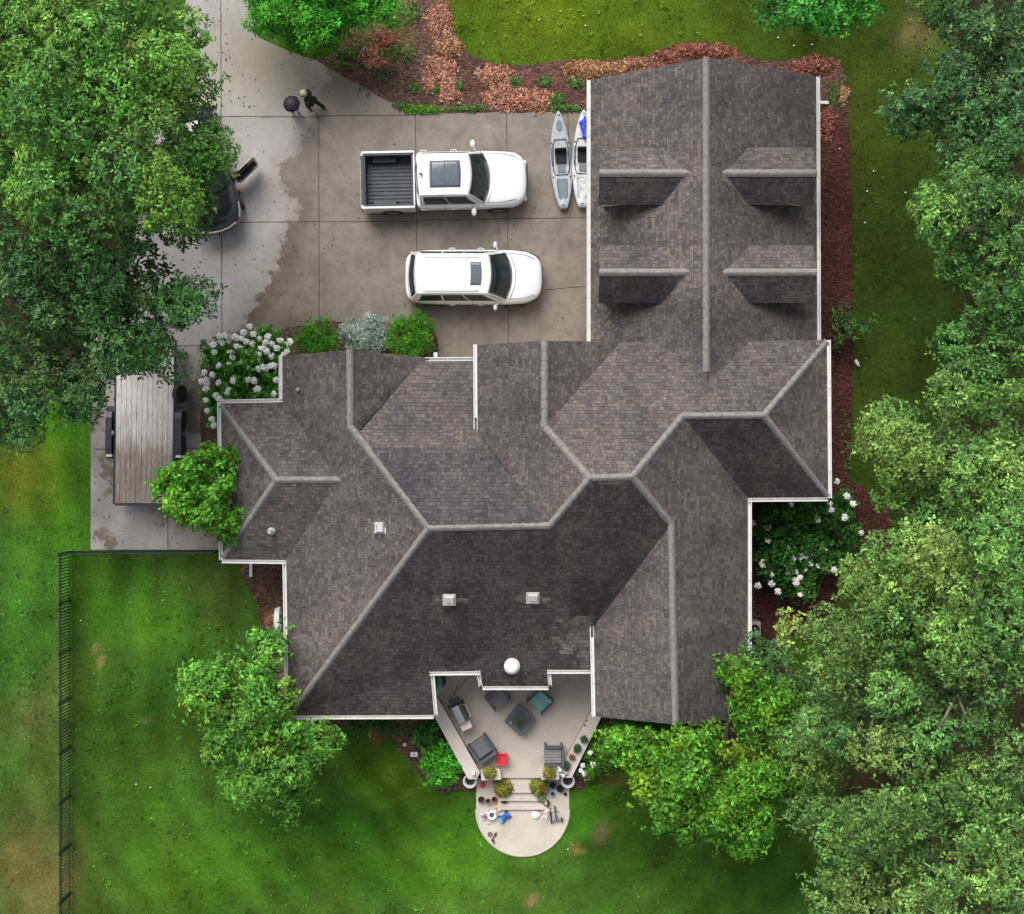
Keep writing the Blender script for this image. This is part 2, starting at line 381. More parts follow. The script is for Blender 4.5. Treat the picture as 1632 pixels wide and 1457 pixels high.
def wet_attr(x, y):
    d = seg_dist(x, y, _wl); s = 1 if in_poly(np.array([x]), np.array([y]), _wp)[0] else -1
    px, py = to_px(x, y)
    dry = .5 + s * min(d, 1.0) * .5
    olive = math.exp(-(((px - 440) / 110) ** 2 + ((py - 90) / 95) ** 2)) * .95 + .5 * math.exp(-(((px - 560) / 60) ** 2 + ((py - 170) / 30) ** 2))
    dark = .8 * math.exp(-(((px - 470) / 45) ** 2 + ((py - 530) / 30) ** 2)) + .5 * math.exp(-(((px - 150) / 30) ** 2 + ((py - 660) / 50) ** 2)) + .35 * math.exp(-(((px - 800) / 160) ** 2 + ((py - 190) / 14) ** 2)) + .5 * math.exp(-(((px - 480) / 40) ** 2 + ((py - 300) / 90) ** 2))
    if py > 690:
        dry = max(dry, .70 + .7 * pnoise(x, y, .8, 3)); dark = max(dark, .35 + .8 * pnoise(x, y, .6, 11))
    return (dry, min(1, olive), min(1, dark))
m, nt, b = newmat('driveway_concrete'); M_drive = m
at = nt.nodes.new('ShaderNodeAttribute'); at.attribute_name = 'tint'
sep = nt.nodes.new('ShaderNodeSeparateColor'); nt.links.new(at.outputs['Color'], sep.inputs[0])
n1 = noise_tex(nt, 2.2, 8, .72, objvec(nt), .3)
edge = math_n(nt, 'ADD', sep.outputs[0], math_n(nt, 'MULTIPLY', math_n(nt, 'SUBTRACT', n1, .5), .85))
dryf = ramp(nt, edge, [(.44, (0, 0, 0)), (.53, (.72, .72, .72)), (.85, (1, 1, 1))])
n2 = noise_tex(nt, .8, 6, .65, objvec(nt)); n3 = noise_tex(nt, 38, 3, .8, objvec(nt))
wetc = ramp(nt, n2, [(.3, (.135, .112, .090)), (.5, (.185, .157, .127)), (.72, (.235, .202, .166))])
dryc = ramp(nt, n2, [(.3, (.33, .315, .303)), (.7, (.43, .412, .395))])
wetc = mix(nt, .9, wetc, ramp(nt, noise_tex(nt, 2.6, 7, .75, objvec(nt), .4), [(.32, (.70, .68, .66)), (.5, (1, 1, 1)), (.72, (1.16, 1.15, 1.13))]), 'MULTIPLY')
wetc = mix(nt, 1, wetc, ramp(nt, edge, [(.10, (1, 1, 1)), (.38, (.74, .72, .70)), (.5, (.74, .72, .70))]), 'MULTIPLY')
c = mix(nt, dryf, wetc, dryc)
c = mix(nt, math_n(nt, 'MULTIPLY', sep.outputs[1], .9, True), c, (.205, .185, .125))
c = mix(nt, math_n(nt, 'MULTIPLY', sep.outputs[2], .6, True), c, (.085, .068, .052))
c = mix(nt, 1, c, ramp(nt, n3, [(.25, (.72, .72, .72)), (.5, (1, 1, 1)), (.75, (1.2, 1.2, 1.2))]), 'MULTIPLY')
vo = nt.nodes.new('ShaderNodeTexVoronoi'); vo.inputs['Scale'].default_value = 2.3; nt.links.new(objvec(nt, (1.0, .62, 1)), vo.inputs['Vector'])
vo.inputs['Randomness'].default_value = 1
spn = noise_tex(nt, 14, 3, .7, objvec(nt))
spot = ramp(nt, math_n(nt, 'ADD', vo.outputs['Distance'], math_n(nt, 'MULTIPLY', spn, .26)), [(.13, (.35, .3, .26)), (.2, (1, 1, 1))])
c = mix(nt, .9, c, spot, 'MULTIPLY')
c = mix(nt, .5, c, ramp(nt, noise_tex(nt, 5, 8, .8, objvec(nt, (1, .35, 1))), [(.3, (.8, .79, .77)), (.7, (1.15, 1.15, 1.15))]), 'MULTIPLY')
nt.links.new(c, b.inputs['Base Color'])
nt.links.new(ramp(nt, dryf, [(0, (.42,) * 3), (1, (.85,) * 3)]), b.inputs['Roughness']); b.inputs['Specular IOR Level'].default_value = .4
bump(nt, b, n3, .25, .01)
dw = wpoly(DRIVE)
drive = grid_poly('driveway', dw, .03, .22, M_drive, wet_attr, thick=.06); tag(drive, kind='structure')
M_joint = mat('joint_dirt', (.075, .06, .045), .95, var=.5, scale=9)
JO = [((352, -40), (353, 200)), ((353, 200), (354, 545)), ((508, 186), (509, 545)), ((662, 180), (664, 348)), ((664, 348), (666, 560)), ((807, 178), (809, 348)), ((809, 348), (811, 620)), ((355, 186), (509, 187)), ((509, 185), (655, 184)), ((300, 355), (666, 353)), ((666, 351), (945, 347)), ((868, 462), (945, 456)), ((235, 552), (352, 551)), ((150, 716), (350, 714)), ((905, 178), (906, 230)), ((268, 600), (268, 876))]
for (a, bb) in JO:
    pa, pb = P(*a), P(*bb); d = (pb - pa); n = Vector((-d.y, d.x, 0)).normalized(); k = max(2, int(d.length / .18)); j = MB(); vv = []
    for i in range(k + 1):
        p = pa.lerp(pb, i / k); w = .010 + .010 * max(0, pnoise(p.x, p.y, 2.5, 4)) + .003; off = n * .010 * pnoise(p.x, p.y, 1.7, 7)
        vv += [p + off + n * w + Vector((0, 0, .0345)), p + off - n * w + Vector((0, 0, .0345))]
    j.add(vv, [(2*i, 2*i+1, 2*i+3, 2*i+2) for i in range(k)])
    o = j.build('driveway_joint', M_joint, drive)
    if o.data.polygons[0].normal.z < 0: o.data.flip_normals()

# mulch beds ----------------------------------------------------------------
BED_N = [(505, 97), (540, 80), (560, 40), (640, -40), (712, -40), (720, 40), (732, 70), (752, 90), (790, 102), (840, 103), (900, 97), (960, 96), (1030, 90), (1065, 75), (1120, 67), (1165, 76), (1205, 95), (1250, 98), (1290, 90), (1328, 92), (1344, 110), (1351, 150),
         (1357, 300), (1360, 560), (1357, 700), (1352, 765), (1420, 800), (1420, 880), (1350, 930), (1310, 1000), (1240, 1020), (1280, 1100), (1180, 1200), (1100, 1180), (1040, 1220), (985, 1210), (955, 1225), (925, 1262), (900, 1250), (930, 1140), (1100, 1100), (1150, 800), (1280, 780), (1280, 200), (1120, 150), (940, 177), (655, 181), (600, 151), (550, 123)]
BED_W = [(378, 893), (388, 925), (408, 955), (418, 1000), (432, 1040), (448, 1140), (470, 1158), (530, 1158), (590, 1163), (625, 1178), (655, 1215), (672, 1240), (700, 1262), (760, 1262), (720, 1120), (600, 1090), (500, 1000), (480, 880)]
BED_F = [(322, 640), (335, 580), (380, 535), (470, 520), (520, 512), (690, 518), (700, 560), (640, 620), (480, 680), (360, 700), (345, 740), (320, 720)]
def mulch_col(x, y):
    px, py = to_px(x, y); f = 1 + .35 * pnoise(x, y, .8, 2) + .2 * pnoise(x, y, 2.7, 4)
    c = Vector((.115, .064, .05))
    if px < 740: c = Vector((.115, .075, .058))
    if px < 660 and py < 90: c = Vector((.14, .11, .05))
    if py > 200 and px > 1200: c = Vector((.070, .030, .024))  # east strip darkened: wall and tree shade put into the mulch colour
    return tuple(max(.01, q * f) for q in c)
m, nt, b = newmat('red_mulch'); M_mulch = m
at = nt.nodes.new('ShaderNodeAttribute'); at.attribute_name = 'tint'
vo = nt.nodes.new('ShaderNodeTexVoronoi'); vo.inputs['Scale'].default_value = 17; nt.links.new(objvec(nt, (1, 1.6, 1)), vo.inputs['Vector'])
hs2 = nt.nodes.new('ShaderNodeSeparateColor'); nt.links.new(vo.outputs['Color'], hs2.inputs[0])
c = mix(nt, 1, at.outputs['Color'], ramp(nt, hs2.outputs[0], [(0, (.35, .4, .4)), (.6, (1, 1, 1)), (.9, (1.9, 1.6, 1.5))]), 'MULTIPLY')
nt.links.new(c, b.inputs['Base Color']); b.inputs['Roughness'].default_value = .95; b.inputs['Specular IOR Level'].default_value = .15
bump(nt, b, vo.outputs['Distance'], .9, .04)
BEDW = []
for pts, z in ((BED_N, .034), (BED_W, .038), (BED_F, .042)):
    pw = rough_edge(wpoly(pts), .10, .3, 3); BEDW.append(pw)
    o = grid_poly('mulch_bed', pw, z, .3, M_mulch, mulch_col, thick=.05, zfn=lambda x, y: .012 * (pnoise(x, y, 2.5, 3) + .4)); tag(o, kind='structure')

# patio, landing, steps -------------------------------------------------------
PZ = .55
m, nt, b = newmat('patio_concrete'); M_patio = m
n1 = noise_tex(nt, 1.1, 6, .7, objvec(nt)); n3 = noise_tex(nt, 45, 3, .8, objvec(nt))
c = ramp(nt, n1, [(.3, (.46, .41, .35)), (.55, (.57, .51, .44)), (.75, (.62, .56, .49))])
c = mix(nt, 1, c, ramp(nt, n3, [(.2, (.84, .84, .84)), (.8, (1.14, 1.14, 1.14))]), 'MULTIPLY')
vo = nt.nodes.new('ShaderNodeTexVoronoi'); vo.inputs['Scale'].default_value = 2.0; nt.links.new(objvec(nt), vo.inputs['Vector'])
c = mix(nt, .7, c, ramp(nt, math_n(nt, 'ADD', vo.outputs['Distance'], math_n(nt, 'MULTIPLY', noise_tex(nt, 12, 2, .6, objvec(nt)), .2)), [(.14, (.45, .4, .36)), (.18, (1, 1, 1))]), 'MULTIPLY')
nt.links.new(c, b.inputs['Base Color']); b.inputs['Roughness'].default_value = .75; bump(nt, b, n3, .25, .008)
pp = [tuple(P(a, bb, PZ)[:2]) for a, bb in ((640, 1000), (1000, 1000), (955, 1135), (906, 1228), (893, 1240), (775, 1240), (752, 1228), (697, 1125))]
tag(MB().prism(pp, -.02, PZ).build('patio', M_patio), kind='structure')
lw = []
for a, bb in ((760, 1240), (907, 1240)): lw.append(tuple(P(a, bb)[:2]))
cen = P(833, 1290); rr = 74 * H / FPX
arc = [(cen.x + rr * math.cos(t), cen.y + rr * math.sin(t)) for t in np.linspace(0, -math.pi, 40)]
land = [lw[0], lw[1]] + arc
land = [(arc[-1][0], lw[0][1]), (arc[0][0], lw[0][1])] + arc
tag(MB().prism(land[::-1], -.02, .06).build('terrace_landing', M_patio), kind='structure')
# edging lip round the landing
M_lip = mat('lip_concrete', (.5, .47, .38), .85, var=.2, scale=5)
lip = MB(); inner = [(cen.x + (rr-.0) * math.cos(t), cen.y + (rr-.0) * math.sin(t)) for t in np.linspace(0, -math.pi, 40)]
lip.tube([(p[0], p[1], .035) for p in inner], .04, 8); tag(lip.build('landing_edge', M_lip), kind='structure')
st = thing('terrace_steps', 'wide concrete steps dropping from the patio to the rounded landing', 'steps', P(832, 1265, 0))
for i, (ya, yb, z, xa, xb) in enumerate(((1239, 1264, .42, 799, 866), (1264, 1277, .30, 797, 868), (1277, 1291, .18, 793, 872))):
    a = P(xa, ya, z); bq = P(xb, yb, z); s = MB()
    s.box(((a.x+bq.x)/2 - st.location.x, (a.y+bq.y)/2 - st.location.y + .1, z/2 + .001*i), (bq.x-a.x, a.y-bq.y + .2, z), 0)
    s.build('tread', M_patio, st, bevel=.012)

def wall_seg(name, label, quad, z1, cat='low wall'):
    t = thing(name, label, cat, (*Vector(quad[0])[:2], 0)); o = t.location
    q = [(p[0]-o.x, p[1]-o.y) for p in quad]; c = (sum(p[0] for p in q)/len(q), sum(p[1] for p in q)/len(q))
    qi = [(c[0] + (p[0]-c[0])*.94, c[1] + (p[1]-c[1])*.94) for p in q]
    MB().prism(qi, 0, z1 - .07).build('wall_body', M_stucco, t)
    MB().prism(q, z1 - .068, z1).build('cap', M_capstone, t, bevel=.012); return t
WZ = 1.0
def q4(pts, z): return [tuple(P(a, b, z)[:2]) for a, b in pts][::-1]
wall_seg('parapet_wall', 'pale capped wall slanting along the grill side of the patio', q4(((689, 1113), (698, 1113), (765, 1231), (760, 1242), (746, 1242), (692, 1142)), WZ), WZ)
wall_seg('parapet_wall', 'pale capped wall slanting down the patio edge lined with small potted plants', q4(((945, 1128), (958, 1144), (911, 1240), (897, 1240), (893, 1231), (893, 1225)), WZ), WZ)
wall_seg('step_pier', 'short pale pier at the steps next to the red child chair', q4(((766, 1226), (797, 1226), (799, 1243), (767, 1244)), .96), .96, 'pier')
wall_seg('step_pier', 'short pale pier at the steps beside the lone slatted chair', q4(((864, 1226), (891, 1227), (891, 1243), (863, 1243)), .96), .96, 'pier')
# ------------------------------------------------------------ the house
house = thing('house', 'sprawling house with grey brown shingle roofs, garage wing and white gutters', 'house', (0, 0, 0))
class Roof:
    def __init__(s): s.v = []; s.f = []; s.uv = []; s.mi = []
    def face(s, pts, d, mi=0):
        ps = [P(*p) if not isinstance(p, Vector) else p for p in pts]
        tr = tessellate_polygon([[Vector((p.x, p.y, 0)) for p in ps]])
        b = len(s.v); s.v += [tuple(p) for p in ps]
        n = Vector((0, 0, 0))
        for i in range(len(ps)): n += ps[i].cross(ps[(i + 1) % len(ps)])
        n.normalize(); sec = 1 / max(.5, abs(n.z))
        uv = [((p.x, p.y * sec) if d in 'NS' else (p.y, p.x * sec)) for p in ps]
        for a, bb, c in tr:
            if (ps[bb] - ps[a]).cross(ps[c] - ps[a]).z < 0: bb, c = c, bb
            s.mi.append(mi); s.f.append((b + a, b + bb, b + c)); s.uv += [uv[a], uv[bb], uv[c]]
        return s
    def build(s, name, parent=house):
        me = bpy.data.meshes.new(name); me.from_pydata(s.v, [], s.f); me.update()
        l = me.uv_layers.new(name='UVMap'); l.data.foreach_set('uv', [q for p in s.uv for q in p])
        o = link(name, me, [M_shingle, M_shingle_dark, M_shingle_bluish], parent); me.polygons.foreach_set('material_index', s.mi)
        md = o.modifiers.new('s', 'SOLIDIFY'); md.thickness = .13; md.offset = -1; return o
def cap(parent, a, b, w=.108, dz=0):
    a = P(*a) if not isinstance(a, Vector) else a; b = P(*b) if not isinstance(b, Vector) else b
    d = (b - a); n = Vector((-d.y, d.x, 0)).normalized(); L = d.length; k = max(2, int(L / .28)); mb = MB(); d.normalize()
    for i in range(k):            # overlapping cap tabs
        p = a + d * (L * i / k - .02); q = a + d * (L * (i + 1) / k + .02); lift = .022
        for s_ in (-1, 1):
            pass
        prof = [(-1, -.055), (-.45, .008), (0, .03), (.45, .008), (1, -.055)]
        vs = [p + n * w * x + Vector((0, 0, z + dz + lift)) for x, z in prof] + [q + n * w * x + Vector((0, 0, z + dz)) for x, z in prof]
        fs = [(j, j+1, j+6, j+5) for j in range(4)] + [(0, 1, 2, 3, 4)]
        vs += [v - Vector((0, 0, .05)) for v in vs[:10]]; fs += [(11+j, 10+j, 15+j, 16+j) for j in range(4)] + [(0, 10, 15, 5), (14, 4, 9, 19)]
        mb.add(vs, fs)
    o = mb.build('ridge_cap', M_cap, parent)
    bm = bmesh.new(); bm.from_mesh(o.data); bmesh.ops.recalc_face_normals(bm, faces=bm.faces[:]); bm.to_mesh(o.data); bm.free()
    return o
E = 4.2
bl, br = (940, 762, 7.1), (1008, 760, 7.1); dl, dr = (683, 842, 6.2), (876, 838, 6.2); h0, h1 = (868, 543, 5.98), (868, 680, 5.98)
g0, g1 = (557, 558, 5.4), (558, 680, 5.4); a0, a1 = (1088, 663, 5.84), (1218, 662, 5.84); s0, s1 = (1070, 835, 6.15), (1077, 1155, 6.1)
vb = (573, 686, 5.12); SW = (461, 1141, 3.4)
main = Roof()
main.face([(450, 567, 3.4), g0, g1, dl, SW, (456, 893, 3.4), (540, 765, 4.9), (451, 642, 3.4)], 'W')
main.face([g0, (691, 571, 3.4), (668, 578, 3.8), vb, g1], 'E')
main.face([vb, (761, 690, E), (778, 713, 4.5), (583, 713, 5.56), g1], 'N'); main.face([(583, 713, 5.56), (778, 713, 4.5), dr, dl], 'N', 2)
main.face([(760, 550, E), h0, h1, bl, dr, (761, 690, E)], 'W')
main.face([h0, (990, 545, E), h1], 'E')
main.face([(990, 545, E), (1318, 542, E), a1, a0, br, bl, h1], 'N')
main.face([(1318, 542, E), (1320, 793, E), a1], 'E')
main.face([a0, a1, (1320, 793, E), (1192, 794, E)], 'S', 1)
main.face([a0, (1192, 794, E), (1192, 1144, E), s1, s0, br], 'E')
main.face([s0, s1, (949, 1142, E), (946, 1000, E)], 'W')
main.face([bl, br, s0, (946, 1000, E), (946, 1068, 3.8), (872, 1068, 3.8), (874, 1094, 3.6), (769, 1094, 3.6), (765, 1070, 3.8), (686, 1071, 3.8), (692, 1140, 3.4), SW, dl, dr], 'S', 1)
mr = main.build('main_roof')
for a, b in ((g0, g1), (g1, dl), (dl, SW), (dl, dr), (dr, bl), (bl, br), (bl, h1), (h1, h0), (br, a0), (a0, a1), (a1, (1318, 544, E)), (a1, (1319, 791, E)), (br, s0), (s0, s1)): cap(mr, a, b)
porch = Roof().face([(666, 577, 3.8), (757, 575, 3.6), (762, 692, 4.24), (573, 689, 5.08)], 'N').build('porch_roof')
wing = Roof()
w0, w1 = (440, 765, 4.9), (546, 765, 4.9)
wing.face([(352, 643, 3.4), (456, 641, 3.4), w1, w0], 'N'); wing.face([(352, 643, 3.4), w0, (355, 892, 3.4)], 'W'); wing.face([(355, 892, 3.4), w0, w1, (458, 893, 3.4)], 'S')
wr = wing.build('wing_roof')
for a, b in (((353, 646, 3.4), w0), ((356, 889, 3.4), w0), (w0, w1)): cap(wr, a, b)
gar = Roof(); GE, GR = 2.8, 5.1
gN0, gN1 = (1123.5, 92, GR), (1302, 122, GE)
ysouth = P(0, 575, GR).y
rS = Vector((P(1126, 0, GR).x, P(0, 620, GR).y, GR)); eW = Vector((P(941, 0, GE).x, P(0, 620, GE).y, GE)); eE = Vector((P(1303, 0, GE).x, P(0, 620, GE).y, GE))
rN = P(1123.5, 92, GR); wN = P(941, 127, GE); eN = P(1301, 122, GE)
rN = Vector((rS.x, (rN.y), GR))
gar.face([wN, rN, rS, eW], 'W'); gar.face([rN, eN, eE, rS], 'E')
gr = gar.build('garage_roof'); cap(gr, rN, Vector((rS.x, P(0, 592, 5.0).y, GR)))
# dormers: centre y, half width .93
def dormer(yc, side):
    zr, ze = 4.75, 4.25; hw = .93
    d = thing('dormer', None, None); d.parent = house
    if side < 0: xo, xi, xe = 2.80, 5.66, 4.86
    else: xo, xi, xe = 9.72, 6.70, 7.60
    r = Roof(); ro, ri = Vector((xo, yc, zr)), Vector((xi, yc, zr))
    for s in (1, -1):
        eo, ei = Vector((xo, yc + s * hw, ze)), Vector((xe, yc + s * hw, ze))
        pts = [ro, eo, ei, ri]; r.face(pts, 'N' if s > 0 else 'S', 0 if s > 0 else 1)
    o = r.build('dormer_roof', d); cap(o, ro - Vector((side*-.0, 0, 0)), ri, .12)
    xw = xo - side * .22; b = MB()
    x2 = xi - side*.2
    poly = [(-hw + .15, 1.9), (hw - .15, 1.9), (hw - .15, ze - .12), (0, zr - .16), (-hw + .15, ze - .12)]
    vs = [(xw, yc + y, z) for y, z in poly] + [(x2, yc + y, z) for y, z in poly]
    fs = [(0, 1, 2, 3, 4), (9, 8, 7, 6, 5)] + [(i, 5+i, 5+(i+1) % 5, (i+1) % 5) for i in range(5)]
    w = b.add(vs, fs).build('dormer_wall', M_stucco, d)
    fr = MB().box((xw + side*.02, yc, 3.65), (.05, .8, .8)).build('window_frame', M_white, d)
    MB().box((xw + side*.05, yc, 3.65), (.03, .66, .66)).build('window_pane', M_glasswin, fr)
    return d
for yc in (9.07, 5.90):
    for sd_ in (-1, 1): 
        d = dormer(yc, sd_)
# gutters
def gutter(a, b, side, i=[0], w=.12):
    i[0] += 1; dz = .004 * (i[0] % 5)
    A, B = P(*a), P(*b); d = (B - A); n = Vector((-d.y, d.x, 0)).normalized() * side; mb = MB()
    L = d.length; ang = math.atan2(d.y, d.x); mid = (A + B) / 2
    M = Matrix.Translation(mid) @ Matrix.Rotation(ang, 4, 'Z') @ Matrix.Rotation(-math.asin(max(-1, min(1, d.z / L))), 4, 'Y')
    s = side
    mb.box((0, s * w / 2, -.11 + dz), (L, w, .012), M=M).box((0, s * .008, -.055 + dz), (L, .016, .11), M=M).box((0, s * (w - .012), -.055 + dz), (L, .024, .115), M=M)
    for k in range(1, int(L / .9)): mb.box((-L/2 + k * .9, s * w / 2, -.012 + dz), (.02, w - .04, .012), M=M)
    return mb.build('gutter', M_white, house)
for a, b, s in (((450, 566, 3.4), (450, 641, 3.4), -1), ((450, 641, 3.4), (352, 643, 3.4), -1), ((352, 641, 3.4), (355, 893, 3.4), -1), ((353, 892, 3.4), (456, 893, 3.4), -1), ((456, 894, 3.4), (460, 1142, 3.4), -1),
                ((460, 1141, 3.4), (691, 1140, 3.4), -1), ((686, 1071, 3.8), (692, 1141, 3.4), 1), ((684, 1071, 3.8), (765, 1070, 3.8), -1), ((765, 1068, 3.8), (769, 1094, 3.6), -1), ((769, 1094, 3.6), (874, 1094, 3.6), -1),
                ((874, 1094, 3.6), (872, 1068, 3.8), -1), ((872, 1068, 3.8), (945, 1068, 3.8), -1), ((946, 998, E), (949, 1143, E), -1), ((1192, 1144, E), (1192, 794, E), -1), ((1192, 794, E), (1320, 793, E), -1), ((1320, 794, E), (1318, 542, E), -1),
                ((760, 549, E), (761, 690, E), -1), ((757, 575, 3.6), (663, 576, 3.6), -1), ((691, 562, 3.44), (691, 572, 3.42), 1)):
    gutter(a, b, s)
def gut3(A, B, s):
    k = FPX / (H - A.z); a = (CX + A.x*k, CY - A.y*k, A.z); b = (CX + B.x*k, CY - B.y*k, B.z); return gutter(a, b, s)
gut3(wN, eW.lerp(wN, .08), -1); gut3(eE.lerp(eN, .08), eN, -1)
# walls under the eaves
def wallbox(x0, y0, x1, y1, ze, top):
    a = P(x0, y0, ze); b = P(x1, y1, ze)
    return MB().box(((a.x+b.x)/2, (a.y+b.y)/2, top/2), (b.x-a.x, a.y-b.y, top)).build('wall', M_stucco, house)
wallbox(468, 585, 672, 760, 3.4, 3.2); wallbox(476, 660, 676, 1122, 3.4, 3.15); wallbox(676, 610, 930, 1046, 3.7, 3.10); wallbox(785, 1040, 858, 1078, 3.6, 3.12)
wallbox(778, 568, 965, 760, E, 3.95); wallbox(935, 562, 1300, 775, E, 3.97); wallbox(966, 770, 1174, 1124, E, 3.93); wallbox(370, 660, 490, 874, 3.4, 3.18); wallbox(959, 146, 1284, 572, GE, 2.6)
def gable(xa, xb, y, ze, xr, zr):
    vs = [(xa, y, ze), (xb, y, ze), (xr, y, zr), (xa, y - .1, ze), (xb, y - .1, ze), (xr, y - .1, zr)]
    MB().add(vs, [(0, 1, 2), (5, 4, 3), (0, 3, 4, 1), (1, 4, 5, 2), (2, 5, 3, 0)]).build('gable', M_stucco, house)
gable(3.0, 9.75, P(0, 144, GE).y + .004, 2.6, rS.x, 4.85); gable(P(466, 0, 3.4).x, P(680, 0, 3.4).x, P(0, 584, 3.4).y, 3.2, P(*g0).x, 5.15)
gable(P(776, 0, E).x, P(955, 0, E).x, P(0, 566, E).y, 3.95, P(*h0).x, 5.7); gable(P(962, 0, E).x, P(1176, 0, E).x, P(0, 1126, E).y, 3.95, P(*s1).x, 5.85)
# doors and windows under the eaves
xg = P(959, 0, GE).x
for yy in (9.0, 5.9):
    g = MB()
    for k in range(4): g.box((xg - .03, yy, .30 + k * .545), (.06, 2.6, .52))
    g.build('garage_door', M_white, house, bevel=.01)
def win(x, y, z, w, h, axis):
    d = (.08, w, h) if axis == 'x' else (w, .08, h); d2 = (.11, w - .14, h - .14) if axis == 'x' else (w - .14, .11, h - .14)
    f = MB().box((x, y, z), d).build('window_frame', M_white, house); MB().box((x, y, z), d2).build('window_pane', M_glasswin, f)
xw = P(476, 0, 3.4).x - .02
for yy in (-5.2, -7.2): win(xw, yy, 1.7, 1.2, 1.2, 'x')
ys = P(0, 1122, 3.4).y - .02
for xx in (-5.6, -4.0): win(xx, ys, 1.7, 1.2, 1.2, 'y')
ys = P(0, 1046, 3.7).y - .02
win(-2.0, ys, 1.75, .9, 1.9, 'y'); win(2.0, ys, 1.75, .9, 1.9, 'y'); win(P(822, 0, 3.6).x, P(0, 1078, 3.6).y - .02, 1.75, 1.3, 2.0, 'y')
ys = P(0, 1126, E).y - .02; win(4.4, ys, 1.9, 1.4, 1.4, 'y'); win(6.0, ys, 1.9, 1.4, 1.4, 'y')
xe = P(1174, 0, E).x + .02; win(xe, -4, 1.8, 1.3, 1.3, 'x'); win(xe, -6.4, 1.8, 1.3, 1.3, 'x')
# downspouts running out over the ground
for (a, b) in (((400, 893), (400, 919)), ((497, 1138), (498, 1154)), ((1300, 163), (1320, 164))):
    A, B = P(*a, .3), P(*b, .12); d = (B - A); ang = math.atan2(d.y, d.x)
    M = Matrix.Translation((A + B) / 2) @ Matrix.Rotation(ang, 4, 'Z') @ Matrix.Rotation(-math.asin(d.z / d.length), 4, 'Y')
    mb = MB().box((0, 0, 0), (d.length, .105, .075), M=M)
    up = P(a[0], a[1], .3); mb.box((up.x - (.42 if a[0] > 1000 else 0), up.y + (.42 if a[1] > 800 else 0), 1.3), (.10, .075, 2.3))
    mb.build('downspout', M_white, house, bevel=.008)
# roof fittings
def box_vent(px, py, z, tilt, rz=0):
    p = P(px, py, z); M = Matrix.Translation(p) @ Matrix.Rotation(rz, 4, 'Z') @ Matrix.Rotation(tilt, 4, 'X')
    v = MB().box((0, 0, .01), (.42, .44, .02), M=M).box((0, .02, .085), (.32, .32, .12), M=M, taper=.92).build('roof_vent', M_greymetal, house, bevel=.012)
    MB().box((0, -.05, .149), (.16, .018, .008), M=M).box((0, -.13, .149), (.24, .012, .008), M=M).build('vent_seam', M_darkplastic, v)
box_vent(606, 840, 5.35, R(25), R(-90)); box_vent(716, 956, 5.13, R(28)); box_vent(849, 953, 5.17, R(28))
p = P(816, 1062, 3.98); M = Matrix.Translation(p)
t = MB().lathe([(.26, -.1), (.26, .05), (.24, .07)], M=M, seg=28).build('tube_skylight', M_white, house)
M_dome = mat('white_acrylic_dome', (.85, .87, .88), .15, var=.02)
MB().lathe([(.235, .06), (.22, .12), (.17, .18), (.09, .21), (.01, .22)], M=M, seg=28).build('dome', M_dome, t, smooth=True)
def pipe(px, py, z, r, h):
    p = P(px, py, z); a = MB().lathe([(r * 2.2, -.04), (r * 1.3, .06), (r, .08), (r, h), (r*.7, h), (r * .7, h - .05)], M=Matrix.Translation(p), seg=16).build('vent_pipe', M_greymetal, house)
pipe(432, 847, 4.05, .06, .3); pipe(475, 621, 4.0, .03, .12)
# satellite style meter box and hose by the walls
# ------------------------------------------------------------ foliage
def leaf_mat(name, trans=.08, rough=.55, spec=.15):
    m, nt, b = newmat(name)
    at = nt.nodes.new('ShaderNodeAttribute'); at.attribute_name = 'tint'
    nt.links.new(at.outputs['Color'], b.inputs['Base Color']); b.inputs['Roughness'].default_value = rough
    b.inputs['Specular IOR Level'].default_value = spec
    tr = nt.nodes.new('ShaderNodeBsdfTranslucent'); nt.links.new(mix(nt, 1, at.outputs['Color'], (1.5, 1.6, .8), 'MULTIPLY'), tr.inputs['Color'])
    ms = nt.nodes.new('ShaderNodeMixShader'); ms.inputs[0].default_value = trans
    nt.links.new(b.outputs[0], ms.inputs[1]); nt.links.new(tr.outputs[0], ms.inputs[2])
    nt.links.new(ms.outputs[0], nt.nodes['Material Output'].inputs['Surface']); return m
M_leaf = leaf_mat('leaf'); M_needle = leaf_mat('needle', .1, .6); M_petal = leaf_mat('petal', .08, .6); M_grass = leaf_mat('grass_blade', .15, .7, .05)
def unit(v): return v / (np.linalg.norm(v, axis=1, keepdims=True) + 1e-9)
